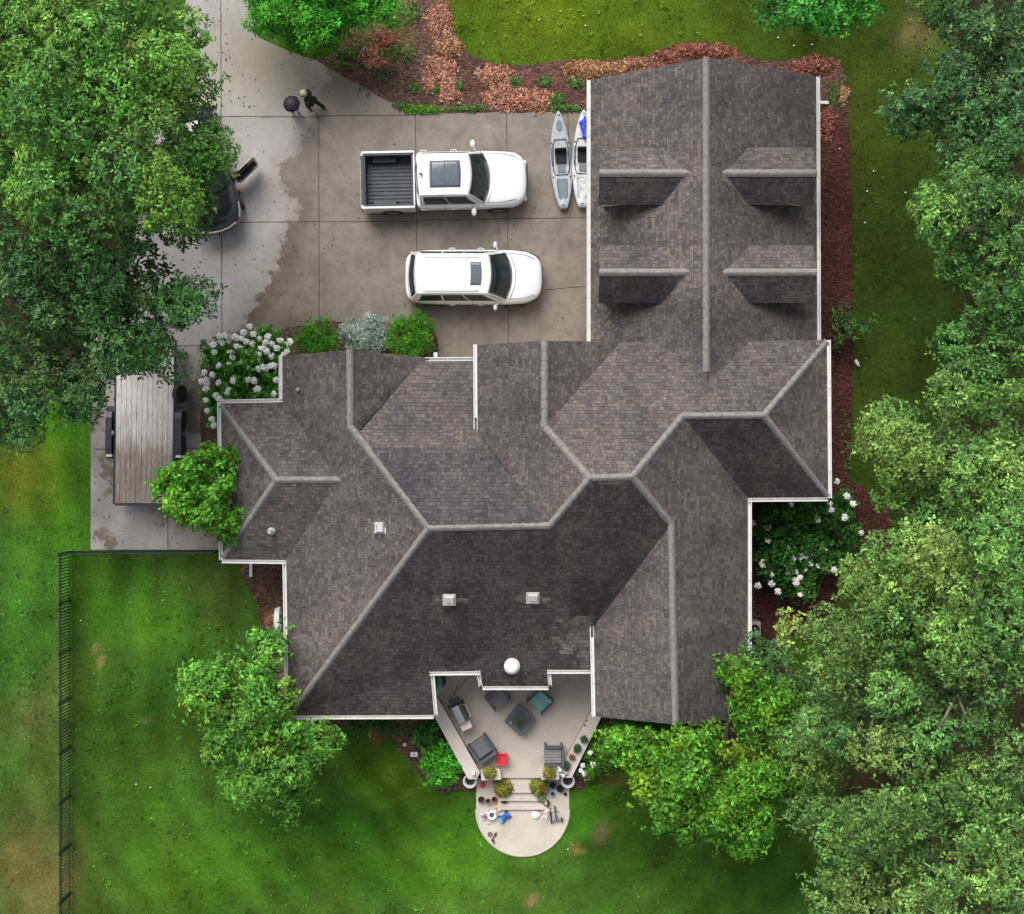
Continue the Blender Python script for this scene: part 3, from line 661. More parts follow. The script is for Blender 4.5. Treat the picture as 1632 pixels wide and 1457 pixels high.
def leaves_mesh(C, N, colr, k=7, L=.15, wd=.45, droop=.35, jit=.35, lift=.0):
    """C: rosette centres, N: normals, colr: colour per rosette; returns verts, colours of rhombus leaves"""
    n = len(C); N = unit(N)
    ref = np.where(np.abs(N[:, 2:3]) < .9, np.array([[0, 0, 1.]]), np.array([[1., 0, 0]]))
    T = unit(np.cross(N, ref)); B = np.cross(N, T)
    th = (np.arange(k)[None] * 2 * np.pi / k + RNG.uniform(0, 6.28, (n, 1)) + RNG.normal(0, jit, (n, k)))
    ll = L * RNG.uniform(.6, 1.25, (n, k))
    D = np.cos(th)[..., None] * T[:, None] + np.sin(th)[..., None] * B[:, None]
    D = D + N[:, None] * (lift - droop * RNG.uniform(-.5, 1.3, (n, k)))[..., None]
    D /= np.linalg.norm(D, axis=2, keepdims=True)
    S = np.cross(np.broadcast_to(N[:, None], D.shape), D); S /= np.linalg.norm(S, axis=2, keepdims=True) + 1e-9
    # roll each leaf
    S = S + N[:, None] * RNG.normal(0, .45, (n, k))[..., None]
    C0 = C[:, None] + D * (.12 * ll)[..., None] + RNG.normal(0, L * .18, (n, k, 3))
    w = (ll * wd * .5)[..., None]
    base = C0; tip = C0 + D * ll[..., None]
    mid = C0 + D * (ll * .5)[..., None]
    V = np.stack([base, mid + S * w, tip, mid - S * w], axis=2).reshape(-1, 3)
    cc = colr[:, None] * RNG.uniform(.5, 1.5, (n, k))[..., None]
    Cc = np.repeat(cc.reshape(-1, 3), 4, axis=0)
    return V, Cc
def leaf_object(name, V, Cc, m, parent=None, origin=None):
    V = V.astype(np.float32); 
    if origin is not None: V = V - np.array(origin, np.float32)
    nf = len(V) // 4; me = bpy.data.meshes.new(name)
    me.vertices.add(len(V)); me.vertices.foreach_set('co', V.ravel())
    me.loops.add(nf * 4); me.loops.foreach_set('vertex_index', np.arange(nf * 4, dtype=np.int32))
    me.polygons.add(nf); me.polygons.foreach_set('loop_start', np.arange(0, nf * 4, 4, dtype=np.int32)); me.polygons.foreach_set('loop_total', np.full(nf, 4, np.int32))
    me.update(calc_edges=True)
    at = me.color_attributes.new('tint', 'FLOAT_COLOR', 'POINT')
    a = np.ones((len(V), 4), np.float32); a[:, :3] = np.clip(Cc, 0, 1); at.data.foreach_set('color', a.ravel())
    return link(name, me, m, parent)
def shell(c, r, n, flat=.8, inner=.25, up=.02):
    """points on a lumpy shell, mostly the upper side"""
    d = unit(RNG.normal(0, 1, (n * 2, 3))); d = d[d[:, 2] > up][:n]
    rad = r * (1 - inner * RNG.random(len(d)) ** 2.2)
    p = d * rad[:, None] * np.array([1, 1, flat]); return p + np.array(c), d
def canopy(lobes, sub=.62, dens=38, L=.125, k=7, pal=((.07, .19, .05),), wd=.45, droop=.35, flat=.85, hue=.28, extra=.3, spray=.5, gap=.26, topf=1.0):
    Vs = []; Cs = []; tw = []
    pal = np.array(pal)
    for (px, py, rp, z) in lobes:
        c = np.array(P(px, py, z)); r = rp * (H - z) / FPX
        ns = max(3, int(1.9 * (r / sub) ** 2))
        # golden-angle spread of boughs over the dome of the lobe, jittered
        i = np.arange(ns) + .5; ph = i * 2.39996 + RNG.uniform(0, 6); rr = np.sqrt(i / ns) * .97
        x = rr * np.cos(ph) + RNG.normal(0, .09, ns); y = rr * np.sin(ph) + RNG.normal(0, .09, ns)
        zz = np.sqrt(np.clip(1.05 - rr ** 2, .02, 1)) * .75 * topf - .35
        for j in range(ns):
            if RNG.random() < gap: continue
            sr = sub * RNG.uniform(.6, 1.3)
            sc = c + np.array([x[j] * r, y[j] * r, zz[j] * r * .8 + RNG.normal(0, .6 * sub)])
            rr_out = math.hypot(x[j], y[j])
            n = int(dens * 6.28 * sr * sr)
            p, d = shell(sc, sr, n, flat)
            # ragged spray beyond the shell
            m = RNG.random(len(p)) < .18; p[m] += d[m] * (RNG.random((m.sum(), 1)) * sr * spray)
            p += RNG.normal(0, .04, p.shape)
            N = d * .8 + np.array([0, 0, .5]) + RNG.normal(0, .34, p.shape)
            base = (.42 * pal[RNG.integers(len(pal))] + .58 * pal.mean(0)) * RNG.uniform(1 - hue, 1 + hue)
            yel = RNG.random() < .5
            col = 1.3 * base[None] * np.clip(.94 + RNG.normal(0, .34, (len(p), 1)), .3, 2.0) * (1 + np.clip(RNG.normal(-.2, .35, (len(p), 1)), 0, 1) * np.array([.6, .22, -.1])) * np.array([1 + (.25 if yel else -.1) * RNG.random(), 1, .9])
            V, C_ = leaves_mesh(p, N, col, k, L, wd, droop); Vs.append(V); Cs.append(C_)
            tw.append((sc, sr))
        # sparse inner leaves so that the ground does not read through
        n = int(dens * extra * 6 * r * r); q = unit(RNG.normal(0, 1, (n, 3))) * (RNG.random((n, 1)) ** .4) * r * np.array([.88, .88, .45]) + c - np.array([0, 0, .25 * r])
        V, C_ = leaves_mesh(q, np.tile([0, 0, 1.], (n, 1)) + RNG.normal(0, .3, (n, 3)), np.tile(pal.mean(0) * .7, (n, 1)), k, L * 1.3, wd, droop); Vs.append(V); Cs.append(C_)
    return np.concatenate(Vs), np.concatenate(Cs), tw
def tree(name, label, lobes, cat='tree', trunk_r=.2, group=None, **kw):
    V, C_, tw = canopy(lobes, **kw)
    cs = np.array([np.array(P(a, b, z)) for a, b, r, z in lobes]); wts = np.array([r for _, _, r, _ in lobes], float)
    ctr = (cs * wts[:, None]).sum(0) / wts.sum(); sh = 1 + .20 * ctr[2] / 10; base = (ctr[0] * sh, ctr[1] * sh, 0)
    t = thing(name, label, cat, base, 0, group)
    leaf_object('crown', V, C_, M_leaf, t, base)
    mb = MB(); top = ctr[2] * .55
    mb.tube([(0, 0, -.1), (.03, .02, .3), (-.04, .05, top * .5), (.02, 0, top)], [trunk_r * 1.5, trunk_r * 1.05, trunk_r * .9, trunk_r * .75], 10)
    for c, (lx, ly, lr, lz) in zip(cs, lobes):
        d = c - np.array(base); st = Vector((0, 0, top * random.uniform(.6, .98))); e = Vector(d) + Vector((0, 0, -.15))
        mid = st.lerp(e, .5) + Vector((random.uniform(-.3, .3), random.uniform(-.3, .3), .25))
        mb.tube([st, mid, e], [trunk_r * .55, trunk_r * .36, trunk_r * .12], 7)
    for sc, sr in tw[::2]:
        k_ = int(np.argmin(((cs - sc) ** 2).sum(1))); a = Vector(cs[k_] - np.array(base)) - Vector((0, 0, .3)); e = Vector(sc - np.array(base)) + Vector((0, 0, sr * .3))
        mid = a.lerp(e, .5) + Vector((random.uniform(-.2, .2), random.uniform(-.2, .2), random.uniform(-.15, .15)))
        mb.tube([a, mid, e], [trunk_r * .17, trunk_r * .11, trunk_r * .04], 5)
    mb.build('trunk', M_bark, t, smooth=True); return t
G1 = ((.10, .25, .04), (.13, .29, .045), (.06, .16, .04), (.05, .13, .04)); G2 = ((.045, .11, .04), (.065, .155, .05), (.04, .10, .045), (.08, .19, .055))
G3 = ((.105, .235, .055), (.14, .28, .065), (.065, .165, .042), (.18, .30, .08), (.045, .115, .034)); G4 = ((.040, .105, .038), (.05, .12, .042), (.07, .16, .05)); GY = ((.15, .25, .015), (.065, .21, .02), (.055, .18, .02), (.08, .23, .02), (.04, .14, .02))
GB = ((.05, .26, .035), (.06, .30, .04))
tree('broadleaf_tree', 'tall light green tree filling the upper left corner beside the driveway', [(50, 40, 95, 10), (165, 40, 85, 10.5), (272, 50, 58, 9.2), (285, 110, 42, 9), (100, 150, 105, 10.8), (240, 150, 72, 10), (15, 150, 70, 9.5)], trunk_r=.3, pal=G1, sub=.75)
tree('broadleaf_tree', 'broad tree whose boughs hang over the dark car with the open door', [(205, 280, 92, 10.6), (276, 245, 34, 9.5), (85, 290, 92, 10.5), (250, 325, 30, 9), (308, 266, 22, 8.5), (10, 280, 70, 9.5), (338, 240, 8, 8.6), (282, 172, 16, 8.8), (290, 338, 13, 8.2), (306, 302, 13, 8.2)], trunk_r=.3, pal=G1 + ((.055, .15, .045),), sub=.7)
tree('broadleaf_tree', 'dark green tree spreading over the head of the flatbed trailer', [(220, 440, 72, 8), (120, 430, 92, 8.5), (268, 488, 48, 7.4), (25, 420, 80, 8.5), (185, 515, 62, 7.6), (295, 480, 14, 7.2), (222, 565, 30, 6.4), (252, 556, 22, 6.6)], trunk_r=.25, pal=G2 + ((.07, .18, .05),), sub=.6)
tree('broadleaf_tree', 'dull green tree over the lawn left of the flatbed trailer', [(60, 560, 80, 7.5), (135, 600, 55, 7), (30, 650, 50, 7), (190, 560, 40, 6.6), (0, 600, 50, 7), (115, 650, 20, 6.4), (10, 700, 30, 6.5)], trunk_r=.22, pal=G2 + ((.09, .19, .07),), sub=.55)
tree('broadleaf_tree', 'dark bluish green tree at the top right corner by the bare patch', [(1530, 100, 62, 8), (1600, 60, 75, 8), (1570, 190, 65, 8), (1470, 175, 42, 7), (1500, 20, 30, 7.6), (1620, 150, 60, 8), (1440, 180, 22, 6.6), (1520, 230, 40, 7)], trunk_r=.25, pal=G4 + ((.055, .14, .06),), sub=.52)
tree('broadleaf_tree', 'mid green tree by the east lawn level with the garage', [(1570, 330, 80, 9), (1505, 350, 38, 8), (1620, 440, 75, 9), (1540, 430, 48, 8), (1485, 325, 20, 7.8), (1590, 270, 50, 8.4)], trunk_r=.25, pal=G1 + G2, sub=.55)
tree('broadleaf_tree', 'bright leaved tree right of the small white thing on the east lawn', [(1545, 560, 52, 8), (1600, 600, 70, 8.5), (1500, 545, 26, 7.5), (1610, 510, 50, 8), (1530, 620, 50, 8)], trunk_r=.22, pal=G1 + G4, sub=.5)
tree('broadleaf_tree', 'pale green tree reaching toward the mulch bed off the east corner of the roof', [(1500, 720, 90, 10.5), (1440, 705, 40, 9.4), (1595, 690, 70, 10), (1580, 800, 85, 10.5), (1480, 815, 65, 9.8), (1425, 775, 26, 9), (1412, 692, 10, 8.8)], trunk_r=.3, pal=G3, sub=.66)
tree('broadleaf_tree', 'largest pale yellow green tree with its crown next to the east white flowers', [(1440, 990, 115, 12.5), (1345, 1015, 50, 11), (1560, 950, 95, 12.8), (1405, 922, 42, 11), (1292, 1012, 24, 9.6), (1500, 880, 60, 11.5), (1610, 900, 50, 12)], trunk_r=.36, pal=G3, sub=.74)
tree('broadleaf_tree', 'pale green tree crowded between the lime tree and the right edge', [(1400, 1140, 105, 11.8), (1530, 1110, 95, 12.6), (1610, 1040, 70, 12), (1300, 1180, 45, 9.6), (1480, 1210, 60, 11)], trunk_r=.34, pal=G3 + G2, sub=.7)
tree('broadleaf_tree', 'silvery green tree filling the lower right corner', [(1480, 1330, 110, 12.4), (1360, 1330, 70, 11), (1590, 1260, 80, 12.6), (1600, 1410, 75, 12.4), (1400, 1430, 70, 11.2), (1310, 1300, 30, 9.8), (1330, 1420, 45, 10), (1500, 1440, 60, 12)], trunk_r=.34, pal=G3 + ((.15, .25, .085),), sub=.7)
tree('maple_tree', 'lime green tree with yellow sprays at the south east corner of the house', [(1202, 1115, 48, 6), (1122, 1195, 48, 6.5), (1070, 1250, 48, 6), (1185, 1280, 64, 6.2), (1030, 1195, 36, 5), (1235, 1160, 40, 6), (1095, 1310, 34, 5.4), (1080, 1185, 20, 5.2), (1250, 1250, 40, 6), (1185, 1330, 30, 5.2), (1170, 1080, 10, 5.6), (1000, 1180, 20, 4.2)], trunk_r=.2, pal=GY, sub=.5, L=.16, spray=.9, gap=.1)
tree('broadleaf_tree', 'dark low tree tucked between the lime tree and the east wall', [(1215, 1045, 34, 5), (1250, 1100, 34, 5.2), (1262, 1160, 30, 5), (1290, 1110, 34, 5.4)], trunk_r=.14, pal=G2, sub=.42, L=.13)
tree('broadleaf_tree', 'vivid green tree cut off by the top edge above the garage', [(1232, 12, 38, 8), (1305, 0, 50, 8.2), (1322, 42, 25, 7.6), (1372, -5, 28, 7.8), (1275, -30, 50, 8.4)], trunk_r=.22, pal=GB + ((.05, .2, .04),), sub=.45)
tree('small_tree', 'compact bright green tree with yellow leaves between the trailer and the west wing', [(322, 785, 54, 4.6), (365, 735, 26, 4), (362, 838, 28, 4), (288, 765, 26, 4), (292, 815, 22, 3.8), (335, 735, 28, 4.2), (390, 715, 12, 3.8), (258, 778, 8, 3.6)], trunk_r=.12, pal=((.075, .24, .02), (.06, .2, .02), (.10, .28, .025)), sub=.34, L=.14, wd=.6, flat=.8)
tree('small_tree', 'loose green tree with pale tips on the lawn off the south west roof corner', [(405, 1060, 40, 4.6), (345, 1110, 40, 4.8), (425, 1135, 52, 5), (495, 1185, 34, 4.4), (430, 1225, 50, 4.8), (375, 1190, 38, 4.6), (325, 1085, 24, 4.2), (460, 1260, 20, 4), (430, 1025, 18, 4), (525, 1180, 16, 4), (390, 1250, 26, 4.2)], trunk_r=.14, pal=((.07, .22, .03), (.06, .18, .03), (.12, .25, .04)), sub=.42, L=.16, spray=.9, gap=.12)

def shrub(name, label, lobes, pal, cat='shrub', m=None, group=None, up=-.3, **kw):
    kw.setdefault('sub', .25); kw.setdefault('extra', .35); kw.setdefault('L', .08); kw.setdefault('dens', 90); kw.setdefault('gap', .03); kw.setdefault('hue', .12)
    V, C_, tw = canopy(lobes, pal=pal, **kw)
    c = P(lobes[0][0], lobes[0][1], lobes[0][3]); base = (c.x, c.y, 0)
    t = thing(name, label, cat, base, 0, group); leaf_object('foliage', V, C_, m or M_leaf, t, base)
    mb = MB()
    for a, b, r, z in lobes:
        q = P(a, b, z); mb.tube([(0, 0, 0), ((q.x - base[0]) * .6, (q.y - base[1]) * .6, z * .5), (q.x - base[0], q.y - base[1], z)], [.035, .025, .01], 6)
    mb.build('stem', M_bark, t); return t
shrub('round_shrub', 'rounded dark green shrub right beside the white flowering hydrangea', [(505, 542, 34, .9)], ((.04, .155, .012), (.045, .17, .014)), m=M_needle, L=.05, dens=260, sub=.16, k=6, hue=.08)
shrub('round_shrub', 'rounded dark green shrub between the blue spruce and the front walk', [(655, 534, 37, .9)], ((.045, .17, .012), (.05, .185, .012)), m=M_needle, L=.05, dens=260, sub=.16, k=6, hue=.08)
shrub('blue_spruce_shrub', 'silvery blue green conifer shrub between the two rounded shrubs', [(563, 532, 25, .8), (597, 534, 27, .85), (580, 545, 25, .8), (590, 518, 16, .7)], ((.22, .30, .29), (.25, .33, .33), (.17, .24, .24)), m=M_needle, L=.075, dens=150, sub=.15, k=8, wd=.3, gap=.06)
shrub('evergreen_hedge', 'bright green feathery evergreen at the top edge above the mulch bed', [(450, 10, 52, 2.6), (520, 25, 52, 2.8), (575, -5, 42, 2.6), (500, -20, 80, 3), (420, -10, 30, 2.2), (480, 62, 22, 1.8), (608, 5, 26, 2.2)], ((.045, .24, .02), (.06, .28, .022), (.045, .19, .025)), cat='evergreen', m=M_needle, L=.15, dens=60, sub=.34, wd=.28, k=8, droop=.1)
def flowers(t, pts, r=.055, col=(1.0, 1.0, .96), base=None):
    """white flower heads, one mesh of small petals"""
    Vs = []; Cs = []; pc = []
    for (px, py, z) in pts:
        c = np.array(P(px, py, z)); n = 20; r_k = RNG.uniform(.6, 1.25)
        d = unit(RNG.normal(0, 1, (n, 3))); d[:, 2] = abs(d[:, 2]); p = c + d * r * r_k * RNG.uniform(.6, 1.0) * np.array([1, 1, 1.3])
        cc = np.array(col) * RNG.uniform(.85, 1.05)
        V, C_ = leaves_mesh(p, d + np.array([0, 0, 1.2]), np.tile(cc, (n, 1)), 4, r * .9, .9, .1); Vs.append(V); Cs.append(C_)
    o = leaf_object('flower_heads', np.concatenate(Vs), np.concatenate(Cs), M_petal, t, t.location); return o
t = shrub('hydrangea', 'large white flowering hydrangea spilling over the driveway by the front gable', [(390, 590, 46, 1.4), (430, 560, 34, 1.4), (365, 620, 30, 1.2), (350, 570, 24, 1.1), (420, 610, 34, 1.3), (345, 640, 18, 1.0), (350, 665, 12, .8)], ((.03, .12, .015), (.04, .16, .015), (.06, .22, .02)), cat='hydrangea', sub=.26, L=.13, dens=45, wd=.6, gap=.12)
FL = [(398, 520), (388, 530), (404, 533), (392, 545), (413, 540), (426, 537), (433, 548), (415, 556), (405, 562), (425, 560), (441, 555), (446, 543), (458, 560), (463, 545), (455, 551), (452, 566), (350, 536), (357, 535), (340, 550), (341, 561), (372, 537), (378, 540), (368, 562), (371, 570), (381, 580), (395, 585), (402, 588), (389, 600), (371, 608), (373, 603), (349, 583), (339, 597), (326, 594), (322, 608), (330, 612), (329, 605), (348, 610), (344, 630), (350, 636), (363, 626), (365, 621), (328, 638), (330, 655), (338, 668), (341, 678), (327, 620), (412, 588), (418, 586), (424, 589), (430, 584), (436, 583), (396, 605), (405, 607), (413, 565), (420, 553), (410, 572), (432, 568), (384, 555), (377, 552), (367, 581), (440, 606), (411, 620), (437, 628), (353, 546), (424, 545), (390, 562), (386, 540), (402, 548)]
flowers(t, [(a + random.uniform(-1, 1), b, 1.75 + random.uniform(-.15, .25)) for a, b in FL for _ in range(2)], .07)
t = shrub('hydrangea', 'dark leaved hydrangea with scattered white blooms in the corner east of the house', [(1240, 840, 42, 1.3), (1280, 870, 46, 1.3), (1240, 900, 40, 1.2), (1300, 820, 40, 1.2), (1340, 850, 32, 1.1), (1275, 920, 32, 1.1), (1225, 870, 28, 1.1), (1345, 800, 16, .9), (1320, 890, 24, 1.0)], ((.018, .065, .015), (.02, .08, .02), (.04, .14, .015)), cat='hydrangea', sub=.3, L=.13, dens=38, wd=.6, gap=.18)
FE = [(1258, 873), (1266, 876), (1290, 858), (1297, 869), (1285, 875), (1291, 881), (1300, 883), (1312, 875), (1265, 890), (1276, 889), (1278, 885), (1284, 887), (1291, 899), (1306, 902), (1260, 907), (1256, 914), (1268, 911), (1283, 907), (1267, 924), (1275, 920), (1231, 916), (1240, 943), (1230, 930), (1269, 930), (1216, 895), (1224, 862), (1223, 841), (1221, 828), (1260, 804), (1322, 803), (1335, 800), (1334, 767), (1349, 774), (1350, 791), (1359, 803), (1345, 806), (1366, 828), (1354, 846), (1372, 849), (1344, 852), (1346, 825), (1324, 813), (1302, 830), (1199, 834), (1216, 901), (1241, 895), (1329, 908), (1277, 948), (1208, 933), (1370, 866), (1336, 798)]
flowers(t, [(a, b, 1.68) for a, b in FE if a < 1335 or b % 2], .075)
shrub('leafy_shrub', 'glossy bright green mound of leaves outside the patio wall by the white ring pot', [(705, 1222, 31, .7)], ((.045, .24, .018), (.06, .3, .022)), L=.12, dens=60, sub=.18, wd=.5)
shrub('leafy_shrub', 'small dark green bush between the roof edge and the glossy mound', [(678, 1176, 20, .5), (690, 1165, 12, .4)], ((.03, .13, .02), (.04, .16, .025)), L=.1, dens=60, sub=.16, wd=.5)
shrub('leafy_shrub', 'low green bush under the south roof edge beside the downspout', [(570, 1155, 14, .4), (590, 1150, 12, .4), (612, 1153, 14, .4)], ((.03, .11, .02), (.04, .13, .025)), L=.09, dens=50, sub=.16)
t = shrub('leafy_shrub', 'loose green perennials with a few white blooms outside the planted patio wall', [(955, 1215, 24, .6), (945, 1195, 16, .5), (972, 1200, 18, .6), (940, 1225, 14, .4), (985, 1180, 20, .6), (965, 1170, 18, .5)], ((.04, .15, .02), (.05, .2, .02), (.10, .22, .02)), L=.12, dens=44, sub=.2, gap=.15)
flowers(t, [(941, 1200, 1.0), (946, 1220, 1.0), (929, 1220, .8), (931, 1233, .8), (926, 1228, .8), (945, 1218, 1.0)], .06)
shrub('leafy_shrub', 'dark green shrub row along the south gable wall behind the lime tree', [(1010, 1160, 22, .8), (1050, 1163, 24, .9), (980, 1155, 14, .6), (1085, 1160, 18, .8)], ((.025, .09, .025), (.03, .11, .03)), L=.11, dens=44, sub=.2)
shrub('leafy_shrub', 'sparse young shrub at the mulch edge near the north east roof corner', [(1345, 505, 20, .9), (1362, 525, 20, .9), (1335, 530, 14, .7), (1380, 520, 12, .8), (1340, 550, 12, .6)], ((.04, .10, .03), (.05, .12, .03)), L=.1, dens=26, sub=.2, gap=.3)
# bronze-leaved ground cover in the mulch: nobody could count the plants
Vs = []; Cs = []
def clump_patch(px, py, rx, ry, cols, n, L=.07, zt=.12, z0=.04):
    n = int(n * 1.0)
    a = RNG.uniform(0, 6.28, n); q = np.sqrt(RNG.random(n)) * RNG.uniform(.7, 1.45, n)
    pts = np.array([np.array(P(px + rx * q_ * math.cos(a_), py + ry * q_ * math.sin(a_), .1)) for a_, q_ in zip(a, q)])
    pts[:, 2] = z0 + zt * np.clip(1 - q ** 2, 0, 1) * RNG.uniform(.5, 1.1, n) + .02
    cc = np.array(cols)[RNG.integers(len(cols), size=n)] * RNG.uniform(.7, 1.25, (n, 1))
    V, C_ = leaves_mesh(pts, np.tile([0, 0, 1.], (n, 1)) + RNG.normal(0, .35, (n, 3)), cc, 5, L, .8, .2); Vs.append(V); Cs.append(C_)
PINK = ((.50, .20, .14), (.60, .29, .21), (.34, .13, .09), (.5, .34, .24), (.22, .12, .06)); OR = ((.45, .22, .12), (.34, .15, .08), (.5, .32, .2), (.2, .12, .05)); RD = ((.28, .09, .06), (.36, .16, .11), (.18, .06, .04)); GR_ = ((.07, .15, .03), (.10, .19, .04))
for a in ((700, 35, 18, 30, PINK, 400), (712, 75, 20, 16, OR, 260), (700, 110, 24, 22, PINK, 340), (715, 140, 18, 22, PINK, 300), (688, 132, 12, 14, PINK, 140), (790, 118, 26, 13, PINK, 260), (805, 152, 28, 20, PINK, 420), (858, 160, 24, 15, PINK, 300), (590, 85, 22, 14, PINK, 130), (615, 65, 18, 14, RD, 130), (600, 100, 18, 10, PINK, 90),
          (935, 112, 26, 13, OR, 280), (975, 108, 22, 9, OR, 200), (1012, 100, 16, 7, OR, 140), (915, 108, 15, 9, OR, 130), (1100, 80, 28, 9, RD, 200), (1145, 80, 25, 9, RD, 180), (1062, 88, 18, 8, RD, 100), (1300, 105, 30, 14, RD, 200), (1345, 152, 8, 14, OR, 90), (1317, 193, 13, 24, RD, 260),
          (432, 988, 9, 14, OR, 120), (597, 1158, 10, 14, OR, 130), (1040, 112, 40, 12, RD, 130)): clump_patch(*a)
o = leaf_object('bronze_groundcover', np.concatenate(Vs), np.concatenate(Cs), M_leaf); tag(o, kind='stuff')
Vs.clear(); Cs.clear()
for a in ((622, 82, 20, 14, GR_, 90), (650, 85, 14, 14, ((.2, .19, .08), (.12, .16, .05)), 90), (655, 20, 18, 16, GR_, 80), (660, 140, 8, 8, GR_, 60), (694, 141, 8, 8, GR_, 80), (730, 137, 8, 8, GR_, 80), (610, 118, 20, 16, ((.08, .1, .06),), 90), (820, 132, 10, 10, GR_, 50), (870, 130, 8, 7, GR_, 60), (918, 132, 10, 9, GR_, 90), (885, 160, 16, 10, GR_, 100),
          (672, 174, 34, 6, ((.08, .22, .02), (.1, .24, .03)), 260), (750, 172, 30, 5, GR_, 90), (640, 168, 12, 4, GR_, 50), (900, 172, 26, 5, GR_, 90), (555, 85, 24, 8, GR_, 90), (1330, 150, 14, 20, GR_, 60), (575, 75, 18, 16, ((.14, .14, .06),), 80), (548, 103, 24, 6, GR_, 40), (600, 130, 30, 18, ((.12, .08, .05),), 70), (1350, 700, 8, 60, GR_, 40), (640, 1165, 30, 8, GR_, 60)): clump_patch(*a, L=.06, zt=.12)
o = leaf_object('low_weeds', np.concatenate(Vs), np.concatenate(Cs), M_leaf); tag(o, kind='stuff')

# grass: blades all over the mown lawn
n = 420000
gx = RNG.uniform(-18.6, 18.6, n); gy = RNG.uniform(-16.6, 16.6, n)
avoid = [rough_edge(dw, .05, .3, 5)] + BEDW + [land] + [wpoly([(470, 590), (1175, 560), (1300, 150), (960, 150), (960, 560), (690, 560), (470, 660), (370, 660), (370, 880), (470, 890), (476, 1110), (690, 1110), (740, 1230), (780, 1245), (900, 1245), (960, 1120), (1180, 1120), (1180, 780), (1300, 780), (1300, 560)])]
keep = np.ones(n, bool)
for pl in avoid: keep &= ~in_poly(gx, gy, pl)
gx = gx[keep]; gy = gy[keep]; n = len(gx)
# colours looked up on the lawn's own colour grid
tc = np.ones(len(lawn.data.vertices) * 4, np.float32); lawn.data.color_attributes['tint'].data.foreach_get('color', tc); tc = tc.reshape(-1, 4)[:nx * ny, :3].reshape(ny, nx, 3)
ii = np.clip(((gx - x0) / (x1 - x0) * (nx - 1)).round().astype(int), 0, nx - 1); jj = np.clip(((gy - y0) / (y1 - y0) * (ny - 1)).round().astype(int), 0, ny - 1)
gc = tc[jj, ii] * RNG.uniform(.75, 1.5, (n, 1)) * np.array([1.1, 1.05, 1.0])
th = RNG.uniform(0, 6.28, n); ln = RNG.uniform(.03, .075, n); w = RNG.uniform(.007, .013, n)
lx = np.cos(th) * ln * .8; ly = np.sin(th) * ln * .8; hx = -np.sin(th) * w; hy = np.cos(th) * w; hz = RNG.uniform(.025, .06, n)
B0 = np.stack([gx, gy, np.zeros(n)], 1)
V = np.stack([B0 + np.stack([hx, hy, 0 * hx], 1), B0 - np.stack([hx, hy, 0 * hx], 1), B0 + np.stack([lx * .6 - hx * .8, ly * .6 - hy * .8, hz * .75], 1), B0 + np.stack([lx, ly, hz], 1)], axis=1).reshape(-1, 3)
o = leaf_object('grass', V, np.repeat(gc, 4, axis=0), M_grass); tag(o, kind='stuff')

# clover and broad weeds in the turf
n = 9000
cx_ = RNG.uniform(-18.5, 18.5, n); cy_ = RNG.uniform(-16.5, 16.5, n); keep = np.ones(n, bool)
for pl in avoid: keep &= ~in_poly(cx_, cy_, pl)
dn = np.array([mnoise.noise(Vector((a * .45, b_ * .45, 3.3))) for a, b_ in zip(cx_, cy_)]); keep &= dn > RNG.uniform(-.25, .35, n)
cx_ = cx_[keep]; cy_ = cy_[keep]; n = len(cx_)
ii = np.clip(((cx_ - x0) / (x1 - x0) * (nx - 1)).round().astype(int), 0, nx - 1); jj = np.clip(((cy_ - y0) / (y1 - y0) * (ny - 1)).round().astype(int), 0, ny - 1)
V, C_ = leaves_mesh(np.stack([cx_, cy_, np.full(n, .045)], 1), np.tile([0, 0, 1.], (n, 1)) + RNG.normal(0, .2, (n, 3)), tc[jj, ii] * RNG.uniform(.6, 1.9, (n, 1)), 6, .085, .6, .1)
o = leaf_object('clover', V, C_, M_grass); tag(o, kind='stuff')
# ------------------------------------------------------------ vehicles
def loft(stations, prof, name, m, parent, sub=1, capends=True):
    """stations: (x, half width, z belt, z top); prof: list of (fy, kind) functions"""
    rows = [prof(*s) for s in stations]; n = len(rows[0]); vs = []; fs = []
    full = []
    for (x, *_), r in zip(stations, rows):
        line = [(x + dx, y, z) for dx, y, z in r] + [(x + dx, -y, z) for dx, y, z in reversed(r[:-1])]
        full.append(line)
    k = len(full[0])
    for l in full: vs += l
    for i in range(len(full) - 1):
        for j in range(k - 1): fs.append((i*k+j, (i+1)*k+j, (i+1)*k+j+1, i*k+j+1))
        fs.append((i*k+k-1, (i+1)*k+k-1, (i+1)*k, i*k))
    fs.append(tuple(range(k))); fs.append(tuple((len(full)-1)*k + j for j in reversed(range(k))))
    mb = MB().add(vs, fs); o = mb.build(name, m, parent, smooth=True, sub=sub)
    bm = bmesh.new(); bm.from_mesh(o.data); bmesh.ops.recalc_face_normals(bm, faces=bm.faces[:]); bm.to_mesh(o.data); bm.free()
    return o
def car_prof(x, w, zb, zt, zlow=.28):
    return [(0, .72 * w, zlow), (0, .93 * w, zlow + .06), (0, w, .55), (0, w * .995, zb - .12), (0, w * .95, zb), (0, w * .86, zt - .02), (0, w * .5, zt + .02), (0, 0, zt + .03)]
